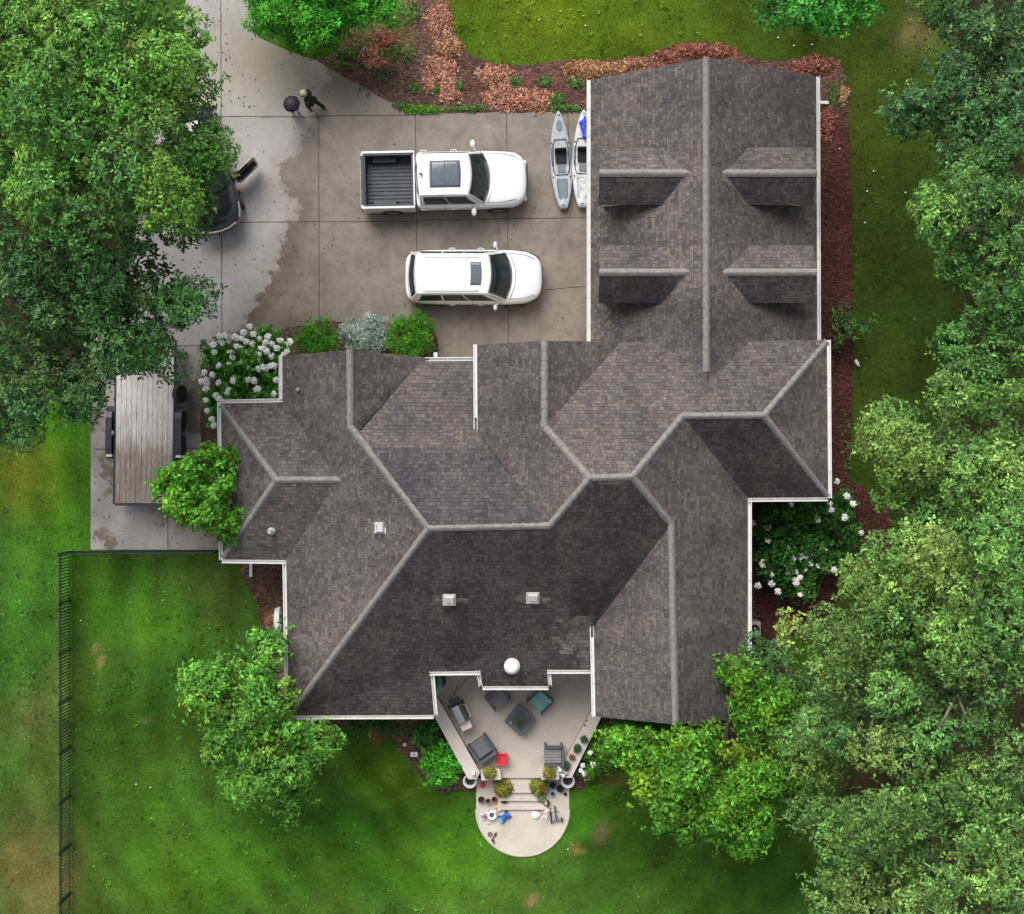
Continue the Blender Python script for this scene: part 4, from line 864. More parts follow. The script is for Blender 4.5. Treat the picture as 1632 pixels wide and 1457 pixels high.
def wheel(parent, x, y, r=.37, w=.24, axis='y', name='wheel'):
    M = Matrix.Translation((x, y, r)) @ Matrix.Rotation(R(90), 4, 'X')
    t = MB().lathe([(r * .62, -w/2), (r * .93, -w/2), (r, -w/2 + .03), (r, w/2 - .03), (r * .93, w/2), (r * .62, w/2)], M=M, seg=28).build('wheel', M_rubber, parent, smooth=False)
    s = 1 if y > 0 else -1
    MB().lathe([(r*.6, -w/2 - .004), (r*.6, -w/2 + .01), (r * .2, -w/2 + .03), (r*.12, w/2), (r * .6, w/2 + .004)], M=M, seg=20).build('rim', M_chrome, t)
    return t
def bil(a, b, c, d):
    a, b, c, d = map(Vector, (a, b, c, d)); return lambda u, v: (a * (1-u) + b * u) * (1-v) + (d * (1-u) + c * u) * v
def inset(fn, u0, u1, v0, v1, off=.008, eps=1e-3, sgn=1):
    def g(u, v):
        U = u0 + (u1 - u0) * u; V = v0 + (v1 - v0) * v; p = Vector(fn(U, V))
        a = Vector(fn(min(1, U + eps), V)) - Vector(fn(max(0, U - eps), V)); b = Vector(fn(U, min(1, V + eps))) - Vector(fn(U, max(0, V - eps)))
        n = a.cross(b).normalized() * sgn; return p + n * off
    return g
def cabin(t, paint, xw0, xw1, xr1, xr0, wb, wr, zb, zr, bow=.22, sunroof=None, side_win=True, rear_glass=(.08, .92, .2, .9), panes=2, rails=False):
    """greenhouse: painted shell with glass set 8 mm proud"""
    def xf(y, base): q = (y / (wb if base else wr)) ** 2; return (xw0 - bow * q) if base else (xw1 - bow * .4 * q)
    def xr(y, base): q = (y / (wb if base else wr)) ** 2; return (xr0 + .14 * q) if base else (xr1 + .05 * q)
    crown = lambda y: .05 * (1 - (y / wr) ** 2)
    def front(u, v):
        yb = (1 - 2*u) * wb; yt = (1 - 2*u) * wr
        a = Vector((xf(yb, 1), yb, zb)); b = Vector((xf(yt, 0), yt, zr + crown(yt))); p = a.lerp(b, v); p.z += .05 * math.sin(math.pi * v); return p
    def rear(u, v):
        yb = (2*u - 1) * wb; yt = (2*u - 1) * wr
        a = Vector((xr(yb, 1), yb, zb)); b = Vector((xr(yt, 0), yt, zr + crown(yt))); p = a.lerp(b, v); p.z += .03 * math.sin(math.pi * v); return p
    def side(s):
        def g(u, v):
            a = Vector((xf(wb, 1) * (1-u) + xr(wb, 1) * u, s * wb, zb)); b = Vector((xf(wr, 0) * (1-u) + xr(wr, 0) * u, s * wr, zr)); p = a.lerp(b, v)
            p.y += s * .03 * math.sin(math.pi * v); return p
        return g
    def roof(u, v):
        y = (1 - 2*v) * wr; a = xf(y, 0); b = xr(y, 0); return Vector((b * (1-u) + a * u, y, zr + crown(y) + .035 * math.sin(math.pi * u)))
    s = MB(); s.patch(front, 12, 6); s.patch(rear, 12, 6); s.patch(side(1), 12, 6); s.patch(side(-1), 12, 6); s.patch(roof, 12, 12)
    o = s.build('cabin_shell', paint, t, smooth=False)
    bm = bmesh.new(); bm.from_mesh(o.data); bmesh.ops.remove_doubles(bm, verts=bm.verts[:], dist=.004); bmesh.ops.recalc_face_normals(bm, faces=bm.faces[:]); bm.to_mesh(o.data); bm.free()
    o.data.polygons.foreach_set('use_smooth', [True] * len(o.data.polygons))
    md = o.modifiers.new('e', 'EDGE_SPLIT'); md.split_angle = R(28)
    def glass(name, fn, u0, u1, v0, v1, ref):
        g = inset(fn, u0, u1, v0, v1, .010); mid = Vector(g(.5, .5)); base = Vector(fn((u0+u1)/2, (v0+v1)/2))
        if (mid - base).dot(Vector(ref)) < 0: g = inset(fn, u0, u1, v0, v1, .010, sgn=-1)
        return MB().patch(g, 12, 8).build(name, M_glass, t, smooth=True, solid=.012)
    w = glass('windshield', front, .035, .965, .04, .93, (1, 0, 1))
    for yy, ln_ in ((.30, .55), (-.28, .5)):      # wiper arms
        a = front(.5 - yy, .06) + Vector((.02, 0, .03)); b = front(.5 - yy - .22, .16) + Vector((.02, 0, .03)); MB().tube([a, b], .008, 5).build('wiper', M_rubber, w)
    glass('rear_window', rear, rear_glass[0], rear_glass[1], rear_glass[2], rear_glass[3], (-1, 0, 1))
    for sgn in (1, -1):
        step = .86 / panes
        for k in range(panes):
            glass('side_window', side(sgn), .09 + k * step, .09 + (k + 1) * step - .025, .12, .84, (0, sgn, 0))
    if sunroof:
        a, b, c_, d = sunroof; u0 = (a - xr1) / (xw1 - xr1); u1 = (b - xr1) / (xw1 - xr1); v0 = (1 - d / wr) / 2; v1 = (1 - c_ / wr) / 2
        sr = MB().patch(inset(roof, u0, u1, v0, v1, .008), 8, 8).build('sunroof', M_sunroof, t, smooth=True, solid=.01)
        if b - a > .7: MB().tube([roof((u0+u1)/2, v0 + .02) + Vector((0, 0, .010)), roof((u0+u1)/2, v1 - .02) + Vector((0, 0, .010))], .012, 5).build('sunroof_seam', M_darkplastic, sr)
    if rails:
        for sg in (.07, .93):
            MB().tube([roof(.08, sg) + Vector((0, 0, .0)), roof(.14, sg) + Vector((0, 0, .05)), roof(.5, sg) + Vector((0, 0, .055)), roof(.82, sg) + Vector((0, 0, .05)), roof(.88, sg)], .018, 6).build('roof_rail', paint, t, smooth=True)
    return front, rear, side, roof
def mirrors(t, paint, x, y, z, size=1.0):
    for s in (1, -1):
        m_ = MB().ball((x - .03, s * (y + .16 * size), z), (.085 * size, .13 * size, .09)).tube([(x + .05, s * (y - .04), z - .05), (x, s * (y + .12), z - .02)], .03, 6).build('side_mirror', paint, t, smooth=True)
def lights(t, L, W_, zh, zt=.04, xt=.17):
    for s in (1, -1):
        MB().box((L/2 - .36, s * (W_/2 - .30), zh - .02), (.26, .22, .12), rz=-s * .6).build('headlight', mat_head, t, bevel=.03)
        MB().box((-L/2 + xt, s * (W_/2 - .16), zh + zt), (.12, .16, .24), rz=s * .4).build('tail_light', mat_tail, t, bevel=.02)
mat_head = mat('headlight_lens', (.5, .52, .54), .1, var=.2, scale=10, coat=.6); mat_tail = mat('tail_light_lens', (.35, .01, .01), .2, var=.2, coat=.6)
def handles(t, xs, y, z, paint):
    for x in xs:
        for s in (1, -1): MB().tube([(x - .11, s * (y - .01), z), (x - .07, s * (y + .035), z), (x + .07, s * (y + .035), z), (x + .11, s * (y - .01), z)], .014, 6).build('door_handle', paint, t)
def seam(t, pts, r=.009): MB().tube(pts, r, 5).build('panel_seam', M_darkplastic, t)
# pickup ---------------------------------------------------------------
c = P(708, 287.5, .9); tr = thing('pickup_truck', 'white pickup truck with open ribbed bed and large sunroof', 'pickup truck', (c.x, c.y, 0), R(1.2))
st_ = [(2.87, .30, .80, .86), (2.83, .58, .86, .95), (2.72, .80, .92, 1.04), (2.48, .93, .98, 1.10), (2.2, .975, 1.02, 1.15), (1.75, .99, 1.05, 1.17), (1.3, 1.0, 1.08, 1.17), (.3, 1.0, 1.10, 1.16), (-.9, 1.0, 1.10, 1.16), (-.98, .995, 1.10, 1.16)]
st_ = [(a, b * 1.0, z1, z2) for a, b, z1, z2 in st_]
loft(st_, lambda x, w, zb, zt: car_prof(x, w, zb, zt, .38), 'body', M_carwhite, tr, sub=2)
cabin(tr, M_carwhite, 1.62, .93, -.86, -.97, .90, .70, 1.14, 1.90, bow=.26, sunroof=(-.45, .62, -.46, .46), panes=2, rear_glass=(.15, .85, .3, .85))
bed = MB()   # side walls, tailgate, bulkhead
bed.box((-1.93, .955, .81), (1.84, .09, .78)).box((-1.93, -.955, .81), (1.84, .09, .78)).box((-2.82, 0, .80), (.10, 1.86, .76)).box((-1.035, 0, .80), (.06, 1.82, .74)).box((-1.93, 0, .54), (1.80, 1.82, .10))
bed.build('bed', M_carwhite, tr, bevel=.03)
tg = MB().box((-2.815, 0, 1.193), (.11, 1.70, .02)).build('tailgate_cap', M_darkplastic, tr, bevel=.006)
ln2 = MB().box((-1.93, 0, .60), (1.66, 1.66, .015))
for k in range(13): ln2.box((-1.93, -.78 + k * .13, .622), (1.62, .055, .03))
for s in (1, -1): ln2.box((-1.93, s * .868, .89), (1.68, .05, .60)).box((-2.08, s * .76, .73), (.95, .20, .26), taper=.85)
ln2.box((-2.735, 0, .88), (.05, 1.68, .58)).box((-1.095, 0, .88), (.05, 1.68, .58)); ln2.build('bed_liner', M_liner, tr, bevel=.008)
for s in (1, -1): MB().box((-1.93, s * .952, 1.212), (1.80, .07, .018)).build('bed_rail_cap', M_carwhite, tr, bevel=.006)
for x in (1.85, -1.85):
    for s in (1, -1): wheel(tr, x, s * .885, .40, .27)
mirrors(tr, M_carwhite, 1.05, 1.0, 1.22, 1.1); lights(tr, 5.7, 2.16, .86, -.12, .0); handles(tr, (.35, -.7), 1.0, 1.0, M_carwhite)
MB().box((2.80, 0, .55), (.14, 1.4, .22)).build('front_bumper', M_carwhite, tr, bevel=.05); MB().box((-2.88, 0, .52), (.14, 1.7, .2)).build('rear_bumper', M_carwhite, tr, bevel=.04)
MB().tube([(-.7, .0, 1.94), (-.72, 0, 2.05), (-.80, 0, 2.06)], .03, 6).build('antenna', M_darkplastic, tr)
MB().box((2.885, 0, .80), (.05, 1.1, .22)).build('grille', M_darkplastic, tr, bevel=.02)
# white family car -------------------------------------------------------
c = P(755, 441.5, .85); sv = thing('parked_car', 'white family car with a roof rack and small sunroof beside the pickup', 'car', (c.x, c.y, 0), R(0))
st2 = [(2.39, .26, .68, .72), (2.35, .50, .74, .80), (2.25, .69, .80, .89), (2.05, .82, .86, .96), (1.8, .90, .91, 1.02), (1.5, .94, .95, 1.05), (1.2, .95, .98, 1.07), (.3, .955, 1.02, 1.07), (-1.2, .955, 1.04, 1.07), (-1.9, .925, 1.03, 1.08), (-2.18, .85, 1.0, 1.07), (-2.33, .72, .95, 1.02), (-2.385, .48, .85, .95)]
loft(st2, car_prof, 'body', M_carwhite, sv, sub=2)
cabin(sv, M_carwhite, 1.36, .56, -1.96, -2.30, .86, .67, 1.05, 1.68, bow=.26, sunroof=(-.08, .30, -.40, .40), panes=3, rails=True, rear_glass=(.05, .95, .25, .80))
for x in (1.42, -1.42):
    for s in (1, -1): wheel(sv, x, s * .85, .36, .23)
mirrors(sv, M_carwhite, .78, .95, 1.08, .85); lights(sv, 4.72, 1.88, .74); handles(sv, (.25, -.75), .955, .92, M_carwhite)
for s in (1, -1): MB().tube([(2.37, s * .30, .60), (2.26, s * .72, .62), (1.95, s * .89, .66)], .022, 6).build('bumper_strip', M_darkplastic, sv)
MB().box((2.385, 0, .60), (.05, .8, .18)).build('grille', M_darkplastic, sv, bevel=.02)
# dark car under the tree --------------------------------------------------
c = P(321, 264, .8); bc = thing('parked_car', 'glossy black car with its front door swung open under the tree', 'car', (c.x, c.y, 0), R(-90 + 16.5))
loft(st2, car_prof, 'body', M_black_paint, bc, sub=2)
cabin(bc, M_black_paint, 1.22, .40, -1.3, -2.05, .84, .64, 1.05, 1.50, bow=.26, panes=2, rear_glass=(.05, .95, .1, .85))
for x in (1.42, -1.42):
    for s in (1, -1): wheel(bc, x, s * .85, .35, .23)
mirrors(bc, M_black_paint, .70, .97, 1.06); lights(bc, 4.72, 1.88, .74)
M_trim_highlight = mat('chrome_trim_and_highlight', (.75, .74, .72), .15, .6, var=.1)  # door frame metal, also used to draw highlights on the body
MB().tube([(2.26, -.62, .90), (2.36, -.3, .86), (2.39, 0, .855), (2.36, .3, .86), (2.26, .62, .90)], .03, 6).build('bumper_strip', M_trim_highlight, bc)  # pale crescent standing in for the highlight along the hood edge
MB().tube([(1.60, .90, .98), (1.9, .86, .955), (2.12, .78, .92)], .028, 6).build('fender_highlight', M_trim_highlight, bc); MB().tube([(-2.2, .70, 1.10), (-2.0, .84, 1.08), (-1.8, .88, 1.09)], .03, 6).build('tail_highlight', M_trim_highlight, bc)  # pale strips modelled in place of reflections on the bodywork
MB().box((-1.62, .78, 1.09), (.2, .16, .06)).build('badge_lamp', M_purple, bc, bevel=.02)
# open door hinged at the left front pillar
hx, hy = .80, .95; dm = Matrix.Translation((hx, hy, 0)) @ Matrix.Rotation(R(118), 4, 'Z')
dr_ = MB().box((.52, 0, .70), (1.02, .09, .72), M=dm).box((.52, -.09, .55), (.9, .12, .3), M=dm).build('car_door', M_black_paint, bc, bevel=.03)
MB().box((.55, -.03, 1.20), (.86, .03, .34), M=dm).build('door_glass', M_glass, dr_, bevel=.01)
MB().tube([(.10, 0, 1.06), (.35, -.05, 1.42), (.95, -.05, 1.40), (1.03, 0, 1.06)], .022, 6, M=dm).build('door_frame', M_trim_highlight, dr_)
MB().box((.45, -.17, .83), (.5, .09, .05), M=dm).build('armrest', M_darkplastic, dr_, bevel=.015)

seam(tr, [(1.66 - .26 * (y / .9) ** 2 + .06, y, 1.185 - .03 * (y / .9) ** 2) for y in np.linspace(-.82, .82, 13)])
seam(sv, [(1.42 - .26 * (y / .86) ** 2 + .04, y, 1.088 - .03 * (y / .86) ** 2) for y in np.linspace(-.76, .76, 13)])
for s in (1, -1):
    seam(tr, [(1.35, s * .86, 1.175), (2.0, s * .84, 1.15), (2.5, s * .74, 1.09)]); seam(sv, [(1.15, s * .80, 1.07), (1.75, s * .76, 1.03), (2.12, s * .62, .945)])
    for x in (.98, .02, -.88): seam(tr, [(x, s * 1.004, .5), (x, s * 1.004, .95), (x, s * .955, 1.10)])
    for x in (.95, -.05, -1.0): seam(sv, [(x, s * .958, .45), (x, s * .956, .86), (x, s * .915, 1.02)])
# flatbed trailer -------------------------------------------------------------
c = P(230, 690, .7); tl = thing('flatbed_trailer', 'flatbed trailer with weathered plank deck and black fenders', 'trailer', (c.x, c.y, 0), R(-.8))
m, nt, b = newmat('weathered_planks')
ov = objvec(nt); sx = nt.nodes.new('ShaderNodeSeparateXYZ'); nt.links.new(ov, sx.inputs[0])
gr = noise_tex(nt, 1, 7, .75, objvec(nt, (34, 2.0, 1))); blot = noise_tex(nt, 1.3, 5, .7, ov, .3)
wetm = math_n(nt, 'ADD', math_n(nt, 'MULTIPLY', sx.outputs[1], -.55), math_n(nt, 'MULTIPLY', noise_tex(nt, 1, 5, .7, objvec(nt, (5, .8, 1))), 1.2))
pale = ramp(nt, gr, [(.34, (.22, .20, .18)), (.44, (.62, .59, .56)), (.7, (.78, .76, .73))]); brown = ramp(nt, gr, [(.32, (.14, .105, .08)), (.48, (.33, .27, .22)), (.68, (.55, .48, .42))])
cc = mix(nt, ramp(nt, wetm, [(.62, (0, 0, 0)), (1.05, (1, 1, 1))]), pale, brown); cc = mix(nt, .6, cc, ramp(nt, blot, [(.3, (.72, .7, .68)), (.65, (1.12, 1.12, 1.12))]), 'MULTIPLY')
nt.links.new(cc, b.inputs['Base Color']); b.inputs['Roughness'].default_value = .8; bump(nt, b, gr, .5, .01); M_plank = m
HW, Y0, Y1 = 1.0, -2.45, 3.2
for k in range(11):
    w_ = 2 * HW / 11; MB().box((-HW + w_ * (k + .5), (Y0 + Y1) / 2 + random.uniform(-.01, .01), .68), (w_ - .010, Y1 - Y0, .04)).build('deck_plank', M_plank, tl, bevel=.004)
f = MB()
for s in (1, -1): f.box((s * (HW + .035), (Y0 + Y1) / 2, .65), (.06, Y1 - Y0 + .1, .12))
f.box((0, Y0 - .06, .645), (2 * HW, .09, .13)).box((0, Y1 + .06, .65), (2 * HW, .08, .12)).box((0, .2, .56), (1.6, .1, .1)).box((0, -1.5, .56), (1.6, .1, .1)).tube([(-.8, Y1 + .1, .55), (0, Y1 + 1.3, .5)], .05, 6).tube([(.8, Y1 + .1, .55), (0, Y1 + 1.3, .5)], .05, 6)
f.build('frame', M_darkplastic, tl)
for s in (1, -1):
    fd = MB(); x = s * (HW + .21); prof = [(-.92, .50), (-.72, .80), (-.52, .86), (.52, .86), (.72, .80), (.92, .50)]
    for (ya, za), (yb, zb_) in zip(prof, prof[1:]): fd.add([(x - .11, ya, za), (x + .11, ya, za), (x + .11, yb, zb_), (x - .11, yb, zb_)], [(0, 1, 2, 3)])
    fd.build('fender', M_liner, tl, solid=.012)
    MB().box((x, -.80, .735), (.20, .10, .02)).build('reflector', M_white, tl)
    for y in (-.42, .42):
        Mw = Matrix.Translation((x, y, .36)) @ Matrix.Rotation(R(90), 4, 'Y')
        wv = MB().lathe([(.2, -.1), (.33, -.1), (.36, -.07), (.36, .07), (.33, .1), (.2, .1)], M=Mw, seg=26).build('wheel', M_rubber, tl); MB().lathe([(.2, -.09), (.2, .09), (.08, .06)], M=Mw, seg=16).build('rim', M_white, wv)
x = HW + .20; Mw = Matrix.Translation((x, 1.38, .62)) @ Matrix.Rotation(R(68), 4, 'Y')
wv = MB().lathe([(.19, -.09), (.31, -.1), (.34, -.07), (.34, .07), (.31, .1), (.19, .1)], M=Mw, seg=26).build('spare_wheel', M_rubber, tl, bevel=.01); MB().lathe([(.185, -.03), (.185, .09), (.12, .06), (.04, .07)], M=Mw, seg=16).build('rim', M_white, wv)

# kayaks -------------------------------------------------------------------------
def kayak(px, py, rz, label, hull, flip=False, blue=False):
    c = P(px, py, .2); t = thing('kayak', label, 'kayak', (c.x, c.y, 0), rz); L = 3.42; N_ = 22
    def hw(s): return .36 * (max(0, 1 - ((s + .12) / 1.12) ** 2 if s > -.12 else 1 - .80 * ((s + .12) / .88) ** 2)) ** .75 + .025     # s -1..1 along y
    vs = []; fs = []
    for i in range(N_ + 1):
        s = -1 + 2 * i / N_; y = s * L / 2; w = hw(s); up = .08 * s * s
        row = [(0, .02 + up), (.6, .03 + up), (.95, .14 + up), (1, .22 + up), (.93, .27 + up), (.6, .26 + up * 1.2), (0, .27 + up * 1.2)]
        full = [(q * w, y, z) for q, z in row] + [(-q * w, y, z) for q, z in row[-2:0:-1]]; vs += full; k = len(full)
    for i in range(N_):
        for j in range(k): fs.append((i*k+j, i*k+(j+1) % k, (i+1)*k+(j+1) % k, (i+1)*k+j))
    fs += [tuple(range(k))[::-1], tuple(N_*k + j for j in range(k))]
    MB().add(vs, fs).build('hull', hull, t, smooth=True)
    g = -1 if flip else 1
    def pad(poly, z, name, m_, h=.02): 
        pl = [(a, g * b_) for a, b_ in poly]
        return MB().prism(pl, z, z + h).build(name, m_, t, bevel=.01)
    ell = lambda cx, cy, a, b_, n=18: [(cx + a * math.cos(2*math.pi*i/n), cy + b_ * math.sin(2*math.pi*i/n)) for i in range(n)]
    pad(ell(0, 1.22, .105, .19), .325, 'hatch_cover', M_greypad)
    # sunken cockpit rim
    rim = [(.20, .72, .30), (.26, .5, .29), (.28, 0, .285), (.28, -.35, .285), (.2, -.52, .29), (-.2, -.52, .29), (-.28, -.35, .285), (-.28, 0, .285), (-.26, .5, .29), (-.20, .72, .30), (.20, .72, .30)]
    MB().tube([(a, g * b_, z) for a, b_, z in rim], .018, 6).build('cockpit_rim', M_darkplastic, t)
    s_ = pad([(-.21, .30), (.21, .30), (.19, -.12), (-.19, -.12)], .30, 'seat', M_darkcloth, .06)
    MB().box((0, g * .34, .42), (.42, .08, .30)).build('seat_back', M_darkcloth, t, bevel=.03)
    pad([(-.14, -.2), (.14, -.2), (.13, -.45), (-.13, -.45)], .285, 'foot_pad', M_greypad)
    r2 = [(-.17, -.68), (.17, -.68), (.15, -1.3), (.08, -1.42), (-.08, -1.42), (-.15, -1.3)]
    pad(r2, .30, 'deck_pad', M_greypad if not blue else hull, .03); MB().tube([(a, g * b_, .315) for a, b_ in r2 + r2[:1]], .016, 6).build('pad_rim', M_darkplastic, t)
    for y in (-.1, -.6, .6):
        for s in (1, -1): MB().ball((s * .30, g * y, .29), .028, seg=8, rings=5).build('fitting', M_darkplastic, t)
    for s in (1, -1): MB().tube([(s * .31, g * .45, .29), (s * .33, g * .1, .31), (s * .31, g * -.2, .29)], .012, 5).build('side_handle', M_darkplastic, t)
    for s in (1, -1): MB().tube([(-.05, s * 1.58, .37), (0, s * 1.6, .40), (.05, s * 1.58, .37)], .013, 5).build('end_handle', M_darkplastic, t)
    return t
kayak(894, 256, R(3.2), 'whole grey kayak with a black seat lying nearest the pickup', M_greyplastic)
k2 = kayak(929, 254, R(-1), 'kayak half hidden under the garage gutter', M_camo, blue=True)
c = P(931, 205, .35)
bg_ = thing('dry_bag', 'crumpled bright blue bag lying in the second kayak', 'bag', (c.x, c.y, .33))
mb = MB()
for i in range(7): mb.ball((random.uniform(-.10, .10), -.28 + i * .095, .06), (.13, .10, .09), seg=10, rings=6)
mb.build('bag_body', M_bluetarp, bg_, smooth=True); MB().tube([(0, .3, .08), (.02, .42, .1)], .03, 6).build('bag_neck', M_bluetarp, bg_)

# fence -----------------------------------------------------------------------------
def fence(name, label, A, B, n, h=1.22):
    A, B = Vector((*A, 0)), Vector((*B, 0)); t = thing(name, label, 'fence', A); d = (B - A); L = d.length; u = d.normalized()
    for i in range(n + 1):
        p = u * (L * i / n); MB().box((p.x, p.y, (h + .06) / 2), (.06, .06, h + .06)).box((p.x, p.y, h + .075), (.075, .075, .03), taper=.6).build('post', M_green_fence, t)
    ang = math.atan2(u.y, u.x)
    for i in range(n):
        a = u * (L * i / n); b_ = u * (L * (i + 1) / n); mb = MB(); l = (b_ - a).length - .07; mid = (a + b_) / 2
        for z in (.12, h - .2, h - .03): mb.box((mid.x, mid.y, z), (l, .03, .035), rz=ang)
        k = int(l / .105)
        for j in range(k): q = a + u * (.035 + l * (j + .5) / k); mb.box((q.x, q.y, h / 2 + .02), (.03, .03, h - .08), rz=ang)
        mb.build('rail_panel', M_green_fence, t)
    return t
c1 = P(112, 879); c2 = P(352, 874); c0 = P(112, 1500)
fence('metal_fence', 'dark green picket fence running down the left lawn', (c1.x, c1.y), (P(113, 1500).x, c0.y), 8)
fence('metal_fence', 'dark green picket fence between the trailer pad and the back lawn', (c1.x + .1, c1.y), (c2.x, c1.y + .04), 3)
# ------------------------------------------------------------ people
def person(name_lbl, px, py, rz, h, joints, cloth, hair, legs_m, skin=M_skin, hat=None):
    """one continuous skinned body; joints in units of height, x = left/right, y = forward, z = up"""
    c = P(px, py, 0); t = thing('person', name_lbl, 'person', (c.x, c.y, .03), rz)
    J = joints
    order = ['pelvis', 'waist', 'chest', 'neck', 'head', 'crown', 'shL', 'elL', 'wrL', 'paL', 'shR', 'elR', 'wrR', 'paR', 'hiL', 'knL', 'anL', 'toL', 'hiR', 'knR', 'anR', 'toR']
    edges = [('pelvis', 'waist'), ('waist', 'chest'), ('chest', 'neck'), ('neck', 'head'), ('head', 'crown')]
    for s in 'LR': edges += [('chest', 'sh' + s), ('sh' + s, 'el' + s), ('el' + s, 'wr' + s), ('wr' + s, 'pa' + s), ('pelvis', 'hi' + s), ('hi' + s, 'kn' + s), ('kn' + s, 'an' + s), ('an' + s, 'to' + s)]
    rad = dict(pelvis=.085, waist=.072, chest=.085, neck=.034, head=.055, crown=.048, sh=.040, el=.026, wr=.018, pa=.022, hi=.058, kn=.036, an=.024, to=.024)
    idx = {k: i for i, k in enumerate(order)}
    me = bpy.data.meshes.new('body'); me.from_pydata([tuple(Vector(J[k]) * h) for k in order], [(idx[a], idx[b]) for a, b in edges], []); me.update()
    o = link('body', me, cloth, t)
    md = o.modifiers.new('skin', 'SKIN'); md.use_smooth_shade = True
    sv_ = me.skin_vertices[0].data if me.skin_vertices else None
    if sv_ is None or len(sv_) == 0:
        bm = bmesh.new(); bm.from_mesh(me); bm.verts.layers.skin.verify(); bm.to_mesh(me); bm.free(); sv_ = me.skin_vertices[0].data
    for k in order:
        r = rad.get(k, rad.get(k[:2])) * h; sv_[idx[k]].radius = (r, r * (.8 if k in ('chest', 'waist', 'pelvis') else 1)); sv_[idx[k]].use_root = (k == 'pelvis')
    sb = o.modifiers.new('sub', 'SUBSURF'); sb.levels = 1; sb.render_levels = 1
    hd = Vector(J['head']) * h; f = MB()
    f.ball((0, .0, 0), (.056 * h, .062 * h, .068 * h), seg=16, rings=10, M=Matrix.Translation(hd + Vector((0, .004, .01)))); 
    f.ball(tuple(hd + Vector((0, .066 * h, .0))), (.010 * h, .016 * h, .014 * h), seg=8, rings=5)
    for s in (1, -1): f.ball(tuple(hd + Vector((s * .057 * h, 0, 0))), (.008 * h, .014 * h, .02 * h), seg=8, rings=5)
    f.build('face', skin, t, smooth=True)
    e = MB()
    for s in (1, -1): e.ball(tuple(hd + Vector((s * .022 * h, .056 * h, .014 * h))), .007 * h, seg=8, rings=5)
    e.box(tuple(hd + Vector((0, .058 * h, -.03 * h))), (.03 * h, .006, .006)); e.build('eyes', M_darkhair, t)
    if hair:
        hb = MB().ball(tuple(hd + Vector((0, -.012 * h, .018 * h))), (.068 * h, .070 * h, .068 * h), seg=18, rings=10)
        for i in range(9):
            a = math.pi + math.pi * i / 8; p0 = hd + Vector((math.cos(a) * .05 * h, math.sin(a) * .05 * h, .03 * h)); hb.tube([p0, p0 + Vector((math.cos(a) * .02 * h, math.sin(a) * .02 * h, -.06 * h)), p0 + Vector((math.cos(a) * .015 * h, math.sin(a) * .018 * h, -.11 * h))], [.02 * h, .018 * h, .006 * h], 6)
        hb.build('hair', hair, t, smooth=True)
    for s in 'LR':
        w = Vector(J['wr' + s]) * h; p = Vector(J['pa' + s]) * h; d = (p - w).normalized(); q = d.cross(Vector((0, 0, 1)))
        q = q.normalized() if q.length > .1 else Vector((1, 0, 0)); hm = MB().tube([w, p], [.015 * h, .021 * h], 8)
        for k, (off, ln) in enumerate(((-.017, .042), (-.006, .048), (.006, .045), (.017, .036))):
            a = p + q * off * h; b_ = a + d * ln * h * .6 + Vector((0, 0, -.006 * h)); hm.tube([a, b_, b_ + (d * .5 + Vector((0, 0, -.5))) * ln * h * .5], [.0065 * h, .0058 * h, .0045 * h], 6)
        a = w.lerp(p, .4) + q * .018 * h; hm.tube([a, a + (q + d) * .018 * h, a + (q * .8 + d * 1.8) * .02 * h], [.007 * h, .0065 * h, .005 * h], 6)
        hm.build('hand', skin, t, smooth=True)
    for s in 'LR':
        a = Vector(J['an' + s]) * h; b_ = Vector(J['to' + s]) * h
        MB().tube([a + Vector((0, -.02 * h, -.012 * h)), a.lerp(b_, .5) + Vector((0, 0, -.006 * h)), b_ + Vector((0, .012, -.004))], [.026 * h, .028 * h, .022 * h], 8).build('shoe', M_darkplastic, t, smooth=True)
        MB().tube([Vector(J['hi' + s]) * h, Vector(J['kn' + s]) * h, a + Vector((0, 0, .03 * h))], [.066 * h, .046 * h, .036 * h], 12).build('trouser_leg', legs_m, t, smooth=True)
    return t
stand = dict(pelvis=(0, 0, .52), waist=(0, .005, .61), chest=(0, 0, .74), neck=(0, .005, .845), head=(0, .02, .925), crown=(0, .015, .965),
    shL=(-.105, 0, .80), elL=(-.14, .0, .64), wrL=(-.15, .05, .50), paL=(-.15, .07, .465), shR=(.105, 0, .80), elR=(.12, .06, .66), wrR=(.06, .14, .74), paR=(.05, .15, .775),
    hiL=(-.055, 0, .50), knL=(-.06, .05, .28), anL=(-.06, .07, .035), toL=(-.06, .13, .02), hiR=(.055, 0, .50), knR=(.06, .0, .28), anR=(.06, -.06, .04), toR=(.065, .0, .02))
person('child in pale grey clothes walking beneath a black umbrella', 471, 179, R(35), 1.32, stand, M_lightcloth, M_darkhair, M_lightcloth)
c = P(464.5, 165.5, 1.50); um = thing('umbrella', 'small black scalloped umbrella held up over the child on the driveway', 'umbrella', (c.x, c.y, 1.0), R(10))
vs = [(0, 0, .62)]; fs = []; n = 32; rings = 6
for r_ in range(1, rings + 1):
    q = r_ / rings
    for i in range(n):
        a = 2 * math.pi * i / n; sc = 1 - .075 * (1 - abs(math.cos(4 * a))) * q * q; rad = .295 * q * sc
        vs.append((rad * math.cos(a), rad * math.sin(a), .62 - .16 * q * q + .03 * (1 - abs(math.cos(4 * a))) * q))
fs = [(0, 1 + i, 1 + (i + 1) % n) for i in range(n)] + [(1 + r_*n + i, 1 + (r_+1)*n + i, 1 + (r_+1)*n + (i+1) % n, 1 + r_*n + (i+1) % n) for r_ in range(rings - 1) for i in range(n)]
MB().add(vs, fs).build('canopy', M_umbrella, um, smooth=True, solid=.006)
